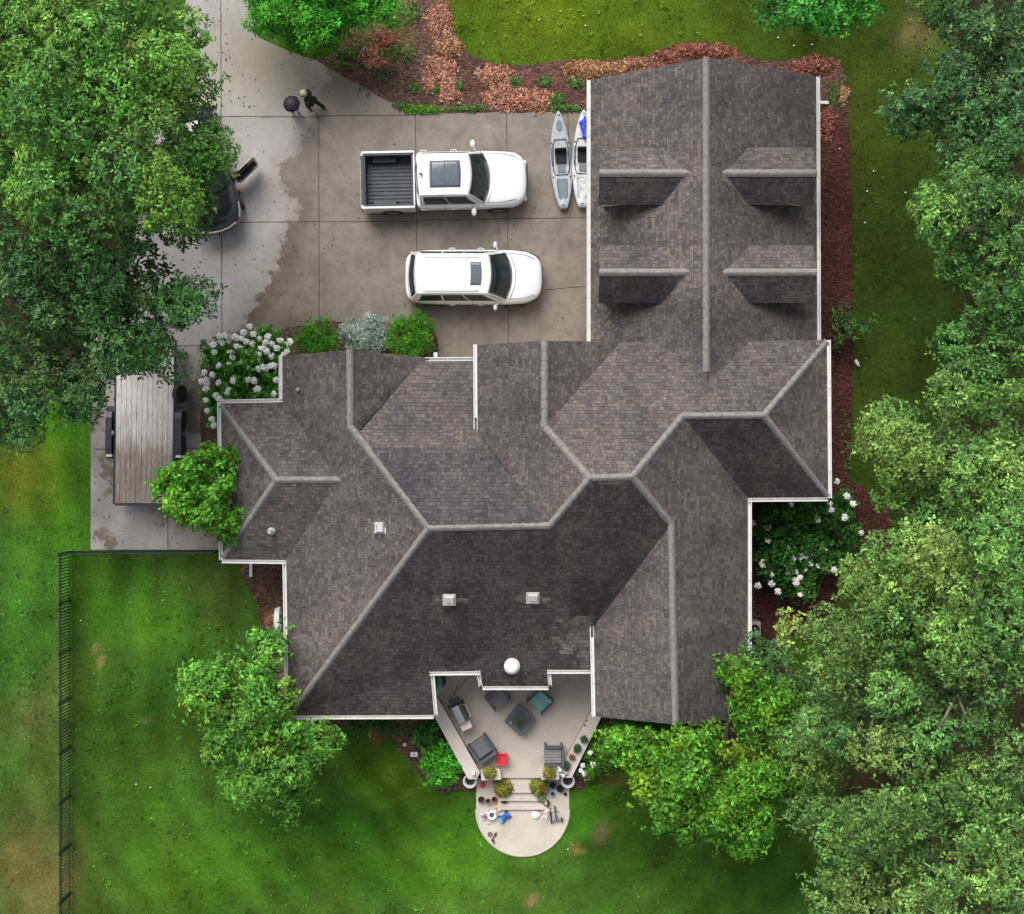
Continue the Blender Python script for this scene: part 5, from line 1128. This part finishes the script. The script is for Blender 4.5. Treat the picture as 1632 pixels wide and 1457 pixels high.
MB().tube([(0, 0, .62), (0, 0, .68)], [.012, .004], 6).tube([(0, 0, .6), (0.03, -.03, 0.0)], .008, 6).build('shaft', M_steel, um)
for i in range(8):
    a = 2 * math.pi * i / 8; MB().tube([(0, 0, .605), (.15 * math.cos(a), .15 * math.sin(a), .57), (.29 * math.cos(a), .29 * math.sin(a), .45)], .004, 4).build('rib', M_steel, um)
walk = dict(stand); walk.update(pelvis=(0, 0, .50), waist=(0, .03, .59), chest=(0, .07, .71), neck=(0, .12, .80), head=(0, .17, .865), crown=(0, .185, .905), shL=(-.105, .07, .765), elL=(-.17, .02, .64), wrL=(-.21, -.10, .58), paL=(-.215, -.13, .565),
    shR=(.105, .07, .765), elR=(.15, .16, .66), wrR=(.09, .24, .60), paR=(.075, .265, .59), knL=(-.06, .10, .28), anL=(-.065, .12, .05), toL=(-.065, .19, .03), knR=(.06, -.03, .27), anR=(.07, -.16, .06), toR=(.075, -.11, .02))
walk['wrR'] = (.09, .20, .55); walk['paR'] = (.085, .215, .515)
person('fair haired adult in dark clothes striding beside the child with the umbrella', 504, 172, R(62), 1.66, walk, M_darkcloth, M_blond, M_darkcloth)
# ------------------------------------------------------------ patio furniture
def slat_chair(label, px, py, rz, slatm=M_grey_slat, frame=M_charcoal, s=.68, cover=None):
    c = P(px, py, PZ + .4); t = thing('patio_chair', label, 'chair', (c.x, c.y, PZ), rz)
    if cover:   # teal cushions over seat and back
        MB().box((0, .02, .36), (s * .80, s * .80, .12)).build('seat_cushion', cover, t, bevel=.035)
        MB().box((0, -s * .36, .58), (s * .80, .13, .46)).build('back_cushion', cover, t, bevel=.04)
    else:
        for k in range(6): MB().box((-s*.33 + k * s * .132, .03, .40), (s * .105, s * .84, .025)).build('seat_slat', slatm, t, bevel=.004)
        for k in range(6): MB().box((-s*.33 + k * s * .132, -s * .44, .62), (s * .105, .03, .46)).build('back_slat', slatm, t, bevel=.004)
    for x in (-1, 1):
        MB().box((x * s * .45, 0, .60), (.085, s * .92, .03)).build('armrest', frame, t, bevel=.01)
        for y in (-1, 1): MB().box((x * s * .45, y * s * .38, .295), (.06, .06, .59)).build('leg', frame, t)
    MB().box((0, 0, .30), (s * .84, s * .84, .05)).build('seat_frame', frame, t)
    MB().box((0, -s * .47, .72), (s * .9, .05, .30)).build('back_frame', frame, t, bevel=.01)
    return t
slat_chair('slatted grey chair tucked by the bay roof edge, turned to the fire table', 793, 1112, R(-142))
slat_chair('chair with a teal seat cushion near the fire table', 861, 1117, R(138), cover=M_teal, s=.72)
slat_chair('lone slatted grey chair standing before the planted wall', 882, 1203, R(90), s=.72)
c = P(768, 1193, PZ + .4); t = thing('lounge_chair', 'wide dark lounge chair with a plain grey seat beside the red child chair', 'chair', (c.x, c.y, PZ), R(35)); t.scale = (.88, .88, 1)
MB().box((0, .04, .36), (.62, .68, .12)).build('seat_cushion', mat('grey_cushion', (.15, .155, .17), .85, var=.15, scale=8, bmp=.3), t, bevel=.03)
for x in (-1, 1):
    MB().box((x * .37, 0, .34), (.11, .82, .46)).build('armrest', M_charcoal, t, bevel=.02)
MB().box((0, -.40, .42), (.85, .12, .62)).build('backrest', M_charcoal, t, bevel=.02); MB().box((0, 0, .17), (.66, .72, .22)).build('base', M_charcoal, t)
c = P(829, 1148, PZ + .6); t = thing('fire_table', 'square charcoal fire table holding a glass and a small green plant', 'table', (c.x, c.y, PZ), R(-41))
def rsq(a, r, n=6):
    out = []
    for k, (sx_, sy_) in enumerate(((1, 1), (-1, 1), (-1, -1), (1, -1))):
        for i in range(n + 1):
            th_ = math.pi / 2 * (k + i / n); out.append((sx_ * (a - r) + r * math.cos(th_), sy_ * (a - r) + r * math.sin(th_)))
    return out
MB().prism(rsq(.41, .09), .54, .60).build('tabletop', M_charcoal, t, bevel=.012); MB().prism(rsq(.34, .05), 0, .539).build('base', M_darkplastic, t)
MB().prism(rsq(.27, .04), .602, .612).build('burner_cover', mat('burner_lid', (.05, .052, .056), .4, var=.2), t, bevel=.004)
def potted(label, px, py, z, r, h, potm, pal=None, n=60, L=.07, spread=1.6, name='potted_plant', cat='potted plant', plant=True, up=.5):
    c = P(px, py, z + h); t = thing(name, label, cat, (c.x, c.y, z))
    MB().lathe([(r * .7, 0), (r * .75, .01), (r, h * .92), (r * 1.06, h * .93), (r * 1.06, h), (r * .88, h), (r * .85, h - .03)], seg=20).build('pot', potm, t)
    MB().lathe([(r * .86, h - .045), (r * .84, h - .035)], seg=16).build('soil', M_soil, t)
    if plant:
        q = unit(RNG.normal(0, 1, (n, 3))); q[:, 2] = abs(q[:, 2]); p = q * r * spread * (RNG.random((n, 1)) ** .5) * np.array([1, 1, .8]) + np.array([c.x, c.y, z + h])
        V, C_ = leaves_mesh(p, q + np.array([0, 0, up]), np.array(pal)[RNG.integers(len(pal), size=n)], 6, L, .4, .2); leaf_object('foliage', V, C_, M_leaf, t, (c.x, c.y, z))
    return t
OLV = ((.20, .22, .03), (.28, .27, .04), (.12, .17, .03), (.22, .16, .04)); GRN = ((.05, .12, .04), (.08, .17, .04)); SAGE = ((.10, .14, .09), (.07, .11, .07))
c = P(826, 1149, 1.2); potted('tiny green plant in a dark pot at the middle of the fire table', 827, 1151, PZ + .612, .05, .07, M_darkplastic, GRN, 26, .07, 1.8)
c = P(814, 1151, 1.2); tg = thing('drinking_glass', 'pale glass standing at the left corner of the fire table', 'glass', (c.x, c.y, PZ + .602))
MB().lathe([(.03, 0), (.045, .12), (.04, .12), (.028, .01)], seg=14).build('glass_body', mat('pale_glass', (.7, .72, .7), .1, var=.05), tg)
# grill
c = P(733, 1137, PZ + .9); t = thing('gas_grill', 'stainless gas grill with side shelf against the slanting wall', 'grill', (c.x, c.y, PZ), R(-65)); t.scale = (.86, .9, 1)
hd_ = MB(); prof = [(-.24, 0), (-.25, .10), (-.18, .22), (-.05, .28), (.08, .27), (.20, .18), (.25, .05), (.25, 0)]
vs = [(-.36, y, .85 + z) for y, z in prof] + [(.36, y, .85 + z) for y, z in prof]; k = len(prof)
hd_.add(vs, [(i, i + 1, k + i + 1, k + i) for i in range(k - 1)] + [tuple(range(k))[::-1], tuple(k + i for i in range(k))]).build('lid', M_steel, t, bevel=.01)
MB().tube([(-.28, .27, .98), (-.26, .33, 1.0), (.26, .33, 1.0), (.28, .27, .98)], .017, 8).build('lid_handle', M_capstone, t)
MB().box((0, 0, .78), (.78, .54, .13)).build('firebox', M_darkplastic, t, bevel=.02); MB().box((0, 0, .42), (.66, .46, .52)).build('cart', M_darkplastic, t)
MB().box((.56, 0, .84), (.32, .42, .03)).build('side_shelf', mat('shelf_paint', (.62, .56, .5), .4), t, bevel=.01); MB().box((-.52, .0, .84), (.22, .42, .03)).build('side_shelf', M_darkplastic, t, bevel=.01)
for x in (-.3, .3):
    for y in (-.2, .2): MB().tube([(x, y, 0), (x, y, .17)], .03, 8).build('leg', M_darkplastic, t)
for x in (-.24, 0, .24): MB().lathe([(.025, 0), (.02, .03)], M=Matrix.Translation((x, .275, .77)) @ Matrix.Rotation(R(-90), 4, 'X'), seg=10).build('knob', M_steel, t)
for x in (-.44, -.34): MB().ball((x, -.28, .86), (.06, .06, .05)).build('gas_fitting', M_darkplastic, t)
# red child chair
c = P(799, 1209, PZ + .2); t = thing('child_chair', 'small red plastic child chair beside the dark lounge chair', 'chair', (c.x, c.y, PZ), R(-95))
MB().box((0, .02, .22), (.38, .34, .04)).build('seat', M_red, t, bevel=.018); MB().box((0, .17, .36), (.38, .05, .26)).build('backrest', M_red, t, bevel=.02)
for s in (-1, 1):
    MB().box((s * .19, .03, .33), (.06, .34, .04)).build('armrest', M_red, t, bevel=.015)
    for y in (-.12, .15): MB().box((s * .16, y, .10), (.05, .05, .2)).build('leg', M_red, t, bevel=.01)
# closed teal parasol in the corner
c = P(694, 1093, PZ + 1.0); t = thing('folded_parasol', 'folded teal parasol standing in the corner under the roof edge', 'parasol', (c.x + .08, c.y, PZ))
MB().lathe([(.02, .4), (.13, .5), (.15, .9), (.11, 1.5), (.05, 1.95), (.01, 2.05)], seg=10, sx=1, sy=2.2).build('canopy', M_teal, t); MB().tube([(0, 0, 0), (0, 0, .6)], .022, 8).build('pole', M_darkplastic, t); MB().lathe([(.24, 0), (.24, .05), (.06, .09), (.03, .1)], seg=20).build('base', M_darkplastic, t)
M_cord = M_darkplastic
c0_ = [P(x, y, PZ + .012) for x, y in ((752, 1078), (741, 1084), (735, 1096), (728, 1097), (732, 1088), (724, 1108), (716, 1117))]
cb = MB().tube(c0_, .008, 5).build('cable', M_cord); tag(cb, 'thin dark cable snaking across the patio behind the grill', 'cable')
# potted plants along the right wall, on the piers and beside the steps
for lb, px, py, r, pm, pl in (('green potted plant on the wall cap, nearest the house', 931, 1178, .10, M_terra, GRN), ('bushy potted plant on the wall cap, second from the house', 920, 1193, .12, M_brownpot, GRN), ('small rusty leaved plant in a clay pot on the wall cap', 912, 1207, .07, M_terra, ((.25, .11, .03), (.15, .13, .03))), ('grey green succulent in a wide pot at the low end of the planted wall', 903, 1221, .12, M_brownpot, SAGE)):
    potted(lb, px, py, WZ, r, .14, pm, pl, 40, .07, 1.3)
for px, py in ((935, 1149), (932, 1156)):
    c = P(px, py, WZ + .02); t = thing('wall_lamp' if py < 1150 else 'wall_lamp', 'tiny dark light on the planted wall cap, %s' % ('nearer the roof corner' if py < 1150 else 'farther from the roof corner'), 'light', (c.x, c.y, WZ)); MB().lathe([(.035, 0), (.035, .02), (.02, .03)], seg=10).build('cap_light', M_brownpot, t)
potted('spiky yellow green plant on the pier by the red child chair', 780, 1232, .96, .10, .12, M_brownpot, OLV, 120, .13, 1.7)
potted('spiky yellow green plant on the pier below the lone slatted chair', 876, 1233, .96, .10, .12, M_brownpot, OLV, 130, .13, 1.8)
potted('big olive and gold grassy plant at the left side of the steps', 802, 1254, .06, .18, .30, M_brownpot, OLV, 330, .15, 1.75)
potted('big olive and gold grassy plant at the right side of the steps', 858, 1252, .06, .18, .30, M_brownpot, OLV, 300, .15, 1.65)
potted('small pale leaved plant under the grassy plant right of the steps', 862, 1271, .06, .11, .16, M_brownpot, ((.14, .22, .06), (.3, .34, .16)), 70, .09, 1.5)
potted('dark little plant under the grassy plant left of the steps', 804, 1274, .06, .09, .12, M_brownpot, ((.03, .06, .02),), 60, .08, 1.5)
def ring_pot(label, px, py):
    c = P(px, py, .45); t = thing('ring_planter', label, 'planter', (c.x, c.y, 0))
    MB().lathe([(.14, 0), (.17, .05), (.13, .1), (.20, .34), (.245, .42), (.245, .47), (.195, .47), (.185, .40), (.16, .36)], seg=30).build('urn', mat('white_urn', (.78, .78, .76), .5, var=.06), t, smooth=False)
    MB().lathe([(.16, .362), (.155, .372)], seg=18).build('soil', M_soil, t); MB().tube([(0, 0, .37), (.02, .02, .44), (.07, .05, .46), (.09, -.04, .45), (.02, -.08, .45)], .012, 6).build('plant_stem', M_greypad, t)
ring_pot('white urn planter at the foot of the left patio wall by the glossy mound', 749, 1245); ring_pot('white urn planter at the foot of the planted patio wall', 905, 1245)
M_w = mat('white_ceramic', (.8, .8, .78), .35, var=.06)
def figure(label, px, py, z, name='garden_ornament', s=1.0, m=M_w):
    c = P(px, py, z + .15); t = thing(name, label, 'ornament', (c.x, c.y, z), random.uniform(0, 3))
    MB().lathe([(.07*s, 0), (.08*s, .02), (.05*s, .05), (.075*s, .13*s), (.05*s, .2*s), (.02*s, .22*s)], seg=14).build('figure_body', m, t, smooth=True); MB().ball((0.015, 0, .25 * s), .042 * s).build('figure_head', m, t, smooth=True)
    MB().tube([(.03*s, 0, .12*s), (.13*s, .02, .16*s), (.18*s, .06, .12*s)], [.03*s, .02*s, .008*s], 7).build('figure_wing', m, t, smooth=True)
figure('white ceramic bird like ornament on the end of the grill side wall', 755, 1234, WZ, s=.95)
figure('white ornament on the corner where the planted wall meets its pier', 893, 1228, WZ, s=1.05); figure('second white ornament, lower, between the pier and the right urn', 898, 1237, WZ, s=.9)
figure('grey stone ornament behind the right white urn', 903, 1233, WZ, s=.8, m=M_stone)
def lantern(label, px, py, m, r=.09, h=.2, z=.06, name='lantern', cat='lantern'):
    c = P(px, py, z + h); t = thing(name, label, cat, (c.x, c.y, z)); MB().lathe([(r * .8, 0), (r, .03), (r, h * .7), (r * .5, h)], seg=14).build('lantern_body', m, t, bevel=.004); MB().tube([(-r*.5, 0, h), (0, 0, h + .06), (r*.5, 0, h)], .008, 5).build('bail', M_darkplastic, t)
lantern('red lantern on the landing below the left pier', 769, 1252, M_red)
def open_pot(label, px, py, m, r, h, z=.06, solid=False):
    c = P(px, py, z + h); t = thing('flower_pot', label, 'pot', (c.x, c.y, z))
    MB().lathe([(r * .7, 0), (r, h * .9), (r * 1.07, h * .9), (r * 1.07, h), (r * .88, h), (r * .6, .03)], seg=22).build('pot_wall', m, t)
    MB().lathe([(r * .72, h * .55), (r * .7, h * .56)], seg=14).build('soil', M_soil, t)
    return t
open_pot('dark brown pot, leftmost of the three pots on the landing', 767, 1275, M_brownpot, .115, .2); open_pot('tan rimmed pot in the middle of the three pots on the landing', 778, 1277.5, mat('tan_pot', (.32, .24, .17), .8), .105, .18)
open_pot('terracotta pot, nearest the steps of the three pots on the landing', 788, 1275, M_terra, .11, .2)
open_pot('dark blue glazed pot below the right pier', 881, 1252, mat('blue_glaze', (.03, .06, .2), .25), .12, .2); open_pot('black pot touching the right white urn', 893, 1257, M_darkplastic, .13, .22)
open_pot('small pale blue bowl under the dark blue pot', 881, 1266, mat('pale_blue_glaze', (.22, .4, .5), .3), .09, .1); open_pot('tiny brown pot at the right rim of the landing', 901, 1266, M_brownpot, .06, .08)
open_pot('small black bucket right of the lowest step', 871, 1280, M_darkplastic, .11, .16)
# ride-on toy
c = P(804, 1303, .2); t = thing('ride_on_toy', 'blue plastic ride on toy car parked on the landing', 'toy car', (c.x, c.y, .06), R(38))
def rr_(a, b_, r): return [(x * a, y * b_) for x, y in rsq(1, r)]
MB().prism(rr_(.20, .10, .4), .06, .13).build('chassis', M_blue, t, bevel=.015); MB().box((.145, 0, .16), (.15, .21, .12), taper=.75).build('bonnet', M_ltblue if False else M_blue, t, bevel=.03)
MB().box((-.16, 0, .16), (.13, .22, .10), taper=.8).build('tail', M_ltblue, t, bevel=.03); MB().box((-.02, 0, .155), (.15, .10, .05)).build('saddle', mat('toy_seat', (.10, .11, .25), .5), t, bevel=.015)
MB().tube([(.06, -.07, .26), (.07, 0, .27), (.06, .07, .26)], .012, 6).tube([(.10, 0, .18), (.07, 0, .27)], .01, 6).build('steering_wheel', M_darkplastic, t)
for x in (-.14, .15):
    for y in (-.12, .12): MB().lathe([(.05, -.02), (.06, -.015), (.06, .015), (.05, .02)], M=Matrix.Translation((x, y, .06)) @ Matrix.Rotation(R(90), 4, 'X'), seg=14).build('wheel', M_darkplastic, t)
# white toy with basket, purple toy, pink-white toy, black trike
M_pink = mat('pale_pink_plastic', (.72, .42, .42), .4, var=.15)
c = P(784, 1299, .2); t = thing('baby_walker', 'white rounded baby walker left of the blue toy car', 'toy', (c.x, c.y, .06))
MB().tube([(.13 * math.cos(a), .13 * math.sin(a), .18) for a in np.linspace(0, 2*math.pi, 21)], .05, 8, cap=False).build('ring', M_w, t, smooth=True); MB().lathe([(.09, .10), (.08, .12)], seg=16).build('seat', mat('toy_green_cloth', (.10, .14, .09), .8), t)
MB().ball((.10, .12, .22), (.07, .05, .05)).build('tray', M_w, t, smooth=True)
for k in range(4): a = k * 1.57 + .6; MB().ball((.14 * math.cos(a), .14 * math.sin(a), .035), .033, seg=8, rings=6).tube([(.14 * math.cos(a), .14 * math.sin(a), .05), (.12 * math.cos(a), .12 * math.sin(a), .17)], .012, 5).build('caster', M_darkplastic, t)
c = P(773, 1301, .2); t = thing('push_toy', 'purple and white push toy at the left edge of the landing', 'toy', (c.x, c.y, .06), R(20))
MB().box((0, 0, .10), (.24, .12, .07)).build('toy_body', M_purple, t, bevel=.03); MB().tube([(-.1, 0, .12), (-.16, 0, .34), (-.13, .05, .36)], .014, 6).build('push_handle', M_w, t)
for x in (-.08, .09):
    for y in (-.08, .08): MB().lathe([(.05, -.02), (.055, .02)], M=Matrix.Translation((x, y, .055)) @ Matrix.Rotation(R(90), 4, 'X'), seg=12).build('wheel', M_w, t)
MB().ball((.05, 0, .17), (.06, .05, .05)).build('toy_knob', M_red, t, smooth=True)
c = P(793, 1288, .2); t = thing('garden_ornament', 'small orange and cream ornament between the pots and the white baby walker', 'ornament', (c.x, c.y, .06)); MB().lathe([(.08, 0), (.09, .04), (.05, .1), (.03, .16)], seg=12).build('figure_body', mat('orange_cream', (.7, .42, .26), .6, var=.3, scale=20), t); MB().ball((.06, -.07, .07), (.08, .06, .06)).build('figure_head', M_w, t, smooth=True)
c = P(779, 1312, .1); t = thing('flat_stone', 'pale cream stone below the purple push toy', 'stone', (c.x, c.y, .06)); MB().ball((0, 0, .03), (.07, .05, .035), seg=10, rings=6).build('stone_body', mat('cream_stone', (.6, .55, .38), .8), t)
c = P(854.5, 1300, .2); t = thing('upturned_bowl', 'plain white round bowl upturned on the landing right of the steps', 'bowl', (c.x, c.y, .06)); MB().lathe([(.155, 0), (.155, .015), (.14, .06), (.08, .09), (.01, .095)], seg=26).build('bowl_shell', M_w, t, smooth=True)
c = P(857, 1291, .2); t = thing('plastic_tray', 'red plastic tray behind the upturned white bowl', 'tray', (c.x, c.y, .06), R(-10)); MB().box((0, 0, .02), (.22, .14, .03)).box((0, .07, .05), (.22, .015, .05)).box((0, -.07, .05), (.22, .015, .05)).build('tray_body', mat('dull_red', (.5, .08, .09), .5), t, bevel=.006)
c = P(871, 1295, .25); t = thing('toy_stroller', 'pink and white toy stroller next to the black toy tricycle', 'toy', (c.x, c.y, .06), R(60))
MB().box((0, 0, .2), (.26, .14, .04)).build('seat_cloth', M_pink, t, bevel=.015); MB().box((-.12, 0, .3), (.04, .14, .2)).build('back_cloth', M_w, t, bevel=.015); MB().ball((.08, .02, .27), (.07, .06, .05)).build('doll_pillow', M_w, t, smooth=True)
for y in (-.08, .08):
    MB().tube([(.15, y, .05), (-.16, y, .42), (-.22, y, .44)], .01, 6).build('push_bar', M_w, t); MB().tube([(-.15, y, .05), (.1, y, .22)], .01, 6).build('strut', M_pink, t)
    for x in (-.15, .15): MB().lathe([(.035, -.012), (.045, 0), (.035, .012)], M=Matrix.Translation((x, y, .045)) @ Matrix.Rotation(R(90), 4, 'X'), seg=12).build('wheel', M_darkplastic, t)
c = P(886, 1300, .25); t = thing('toy_tricycle', 'black toy tricycle standing on the right side of the landing', 'tricycle', (c.x, c.y, .06), R(8))
MB().tube([(0, -.16, .14), (0, 0, .2), (0, .16, .26)], .022, 8).build('frame', M_darkplastic, t); MB().box((0, -.03, .26), (.12, .14, .04)).build('saddle', mat('dark_grey_saddle', (.12, .12, .13), .5), t, bevel=.02)
MB().tube([(-.13, .16, .38), (-.03, .18, .36), (.03, .18, .36), (.13, .16, .38)], .014, 6).tube([(0, .18, .36), (0, .22, .12)], .014, 6).build('handlebar', M_darkplastic, t)
MB().box((0, -.20, .12), (.40, .05, .04)).build('rear_axle', M_greypad, t)
for x, y, r in ((-.19, -.20, .09), (.19, -.20, .09), (0, .22, .11)): MB().lathe([(r * .7, -.025), (r, -.018), (r, .018), (r * .7, .025)], M=Matrix.Translation((x, y, r)) @ Matrix.Rotation(R(90), 4, 'Y'), seg=20).build('wheel', M_rubber, t)
MB().box((-.17, .02, .10), (.05, .26, .05)).build('foot_rest', M_rubber, t, bevel=.01)
# brown dried things on the landing
for lb, px, py, rz, kind in (('brown sandal lying by itself nearest the landing rim', 786, 1341, .4, 0), ('brown sandal pointing up, right one of the loose pair', 789, 1332, -.5, 0), ('round brown dog toy left of the brown sandals', 781, 1330, .0, 1)):
    c = P(px, py, .1); t = thing('sandal' if kind == 0 else 'chew_toy', lb, 'sandal' if kind == 0 else 'pet toy', (c.x, c.y, .06), rz)
    if kind == 0:
        MB().prism([(.05 * math.cos(a) * (1 + .1 * math.sin(a)), .125 * math.sin(a)) for a in np.linspace(0, 2*math.pi, 16, endpoint=False)], 0, .025).build('sole', M_brownpot, t, bevel=.004); MB().tube([(-.05, .02, .02), (0, .05, .05), (.05, .02, .02)], .012, 5).build('strap', M_darkplastic, t)
    else: MB().tube([(.06 * math.cos(a), .06 * math.sin(a), .025) for a in np.linspace(0, 2*math.pi, 15)], .026, 8, cap=False).build('toy_ring', M_brownpot, t, smooth=True)
# garden lights in the mulch
for lb, px, py, big in (('white bullet garden light in the mulch nearest the house wall', 645, 1187, 0), ('pale rectangular well cover in the mulch beside the small bush', 660, 1203, 1), ('white bullet garden light at the lawn edge below the pale cover', 672, 1219, 0), ('white bullet garden light at the tip of the mulch bed near the glossy mound', 685, 1245, 0), ('tiny white light between the small dark bush and the pale cover', 674, 1195, 0)):
    c = P(px, py, .15); t = thing('garden_light' if not big else 'valve_cover', lb, 'light' if not big else 'cover', (c.x, c.y, .03))
    if big: MB().box((0, 0, .05), (.26, .17, .08)).build('cover_plate', M_w, t, bevel=.02); MB().box((0, 0, .093), (.10, .03, .008)).build('latch', M_darkplastic, t)
    else:
        MB().lathe([(.012, 0), (.012, .1), (.06, .11), (.065, .13), (.03, .16)], seg=14).build('lamp_cap', M_w, t); MB().ball((0, 0, .165), .02, seg=8, rings=5).build('knob', M_darkplastic, t)
# rain diverter rod at the wall, hose reel, grill seen by the east wall, white lawn items
c = P(448, 986, .5); t = thing('hose_reel', 'coiled white hose hanging on the west wall above the mulch', 'hose reel', (c.x + .05, c.y, .3))
for k in range(4): MB().tube([(-.06 - .045 * k, (.42 - .02*k) * math.cos(a), .4 + (.3 - .02*k) * math.sin(a)) for a in np.linspace(0, 2*math.pi, 25)], .035, 7, cap=False).build('hose_coil', M_w, t, smooth=True)
MB().box((.0, 0, .4), (.12, .3, .3)).build('bracket', M_darkplastic, t)
c = P(1203, 1004, .8); t = thing('kettle_grill', 'small dark round grill on a pale base beside the east wall', 'grill', (c.x, c.y, 0))
MB().box((0.02, 0, .35), (.42, .55, .7)).build('cabinet', mat('beige_cabinet', (.35, .32, .28), .7), t, bevel=.03); MB().lathe([(.17, .70), (.19, .76), (.15, .86), (.03, .92)], seg=22).build('kettle', M_black_paint, t, smooth=True); MB().ball((0.03, -.06, .92), .055).build('lid_knob', M_w, t, smooth=True)
c = P(1366, 579, .2); t = thing('garden_light', 'white leaning garden spotlight at the east lawn edge', 'light', (c.x, c.y, .0), R(20))
MB().tube([(0, 0, 0), (0, 0, .18)], .012, 6).build('stake', M_darkplastic, t); MB().tube([(-.02, .12, .24), (.0, .0, .2), (.03, -.12, .17)], [.06, .07, .035], 10).build('lamp_head', M_w, t)
c = P(322, 629, .12); t = thing('wall_tap', 'short white pipe poking from the left patio wall over the mulch', 'pipe', (*P(716, 1188, .4)[:2], .35)); MB().tube([(0.05, 0, .0), (-.14, -.04, -.02)], .018, 8).tube([(-.14, -.04, -.02), (-.15, -.04, -.07)], .02, 8).build('pipe_body', M_w, t); MB().box((.05, 0, -.0), (.03, .08, .08)).build('wall_plate', M_greymetal, t)
# pale mushrooms and clover heads scattered on the lawn
for i, (px, py, w_) in enumerate(((1338, 237, 'by the mulch strip level with the upper dormer'), (1392, 273, 'on the open east lawn opposite the upper dormers'), (1382, 305, 'on the east lawn opposite the gap between the dormers'), (1443, 307, 'farthest out on the east lawn near the trees'), (1240, 60, 'on the grass above the garage ridge'), (1265, 73, 'on the grass above the right garage slope'), (1294, 71, 'on the grass under the top edge tree'), (859, 32, 'on the yellow green grass at the top'), (933, 41, 'on the top grass straight above the kayaks'), (129, 989, 'close to the long fence'), (240, 1255, 'in the middle of the back lawn'), (217, 1250, 'left of the one in the middle of the back lawn'), (1378, 355, 'on the east lawn opposite the lower dormers'), (905, 1354, 'beside the tan bare patch by the landing'))):
    c = P(px, py, .05); t = thing('mushroom', 'pale little mushroom ' + w_, 'mushroom', (c.x, c.y, 0)); MB().tube([(0, 0, 0), (0, 0, .06)], .010, 6).build('mushroom_stem', M_w, t); MB().lathe([(.026, .05), (.030, .06), (.02, .075), (.004, .08)], seg=12).build('mushroom_cap', M_w, t, smooth=True)

# leaf litter and bits blown over the driveway and terrace: nobody could count it
n = 2400
lx_ = RNG.uniform(-16, 3, n); ly_ = RNG.uniform(-3.5, 17, n)
w_ = np.exp(-np.clip(lx_ + 12, 0, None) / 4.0) * 1.0 + .05
ok = (RNG.random(n) < w_) & in_poly(lx_, ly_, dw)
pts = np.stack([lx_, ly_, np.full(n, .037)], 1)[ok]
cols = np.array(((.05, .04, .03), (.07, .08, .03), (.10, .07, .04), (.04, .05, .03)))[RNG.integers(4, size=len(pts))]
V, C_ = leaves_mesh(pts, np.tile([0, 0, 1.], (len(pts), 1)) + RNG.normal(0, .12, (len(pts), 3)), cols, 1, .085, .5, .0); V[:, 2] = np.clip(V[:, 2], .036, .06)
o = leaf_object('leaf_litter', V, C_, M_leaf); tag(o, kind='stuff')
GROUPS = {'broadleaf_tree': 'tall leafy trees around the house', 'small_tree': 'small trees beside the house', 'hydrangea': 'white flowering hydrangeas by the house', 'round_shrub': 'rounded shrubs by the front gable', 'leafy_shrub': 'green shrubs round the house',
 'parked_car': 'cars on the driveway', 'kayak': 'kayaks by the garage', 'metal_fence': 'dark green fence runs', 'parapet_wall': 'capped walls of the patio', 'step_pier': 'piers beside the steps', 'person': 'people on the driveway', 'patio_chair': 'chairs round the fire table',
 'potted_plant': 'potted plants on the terrace', 'flower_pot': 'pots on the landing', 'ring_planter': 'white urns at the foot of the patio walls', 'wall_lamp': 'lights on the wall cap', 'garden_ornament': 'ornaments on the terrace', 'garden_light': 'white garden lights', 'mushroom': 'mushrooms in the lawn', 'sandal': 'sandals on the landing'}
for o in scene.objects:
    g = GROUPS.get(o.name.split('.')[0])
    if g and o.parent is None and o.get('category') and not o.get('group'): o['group'] = g
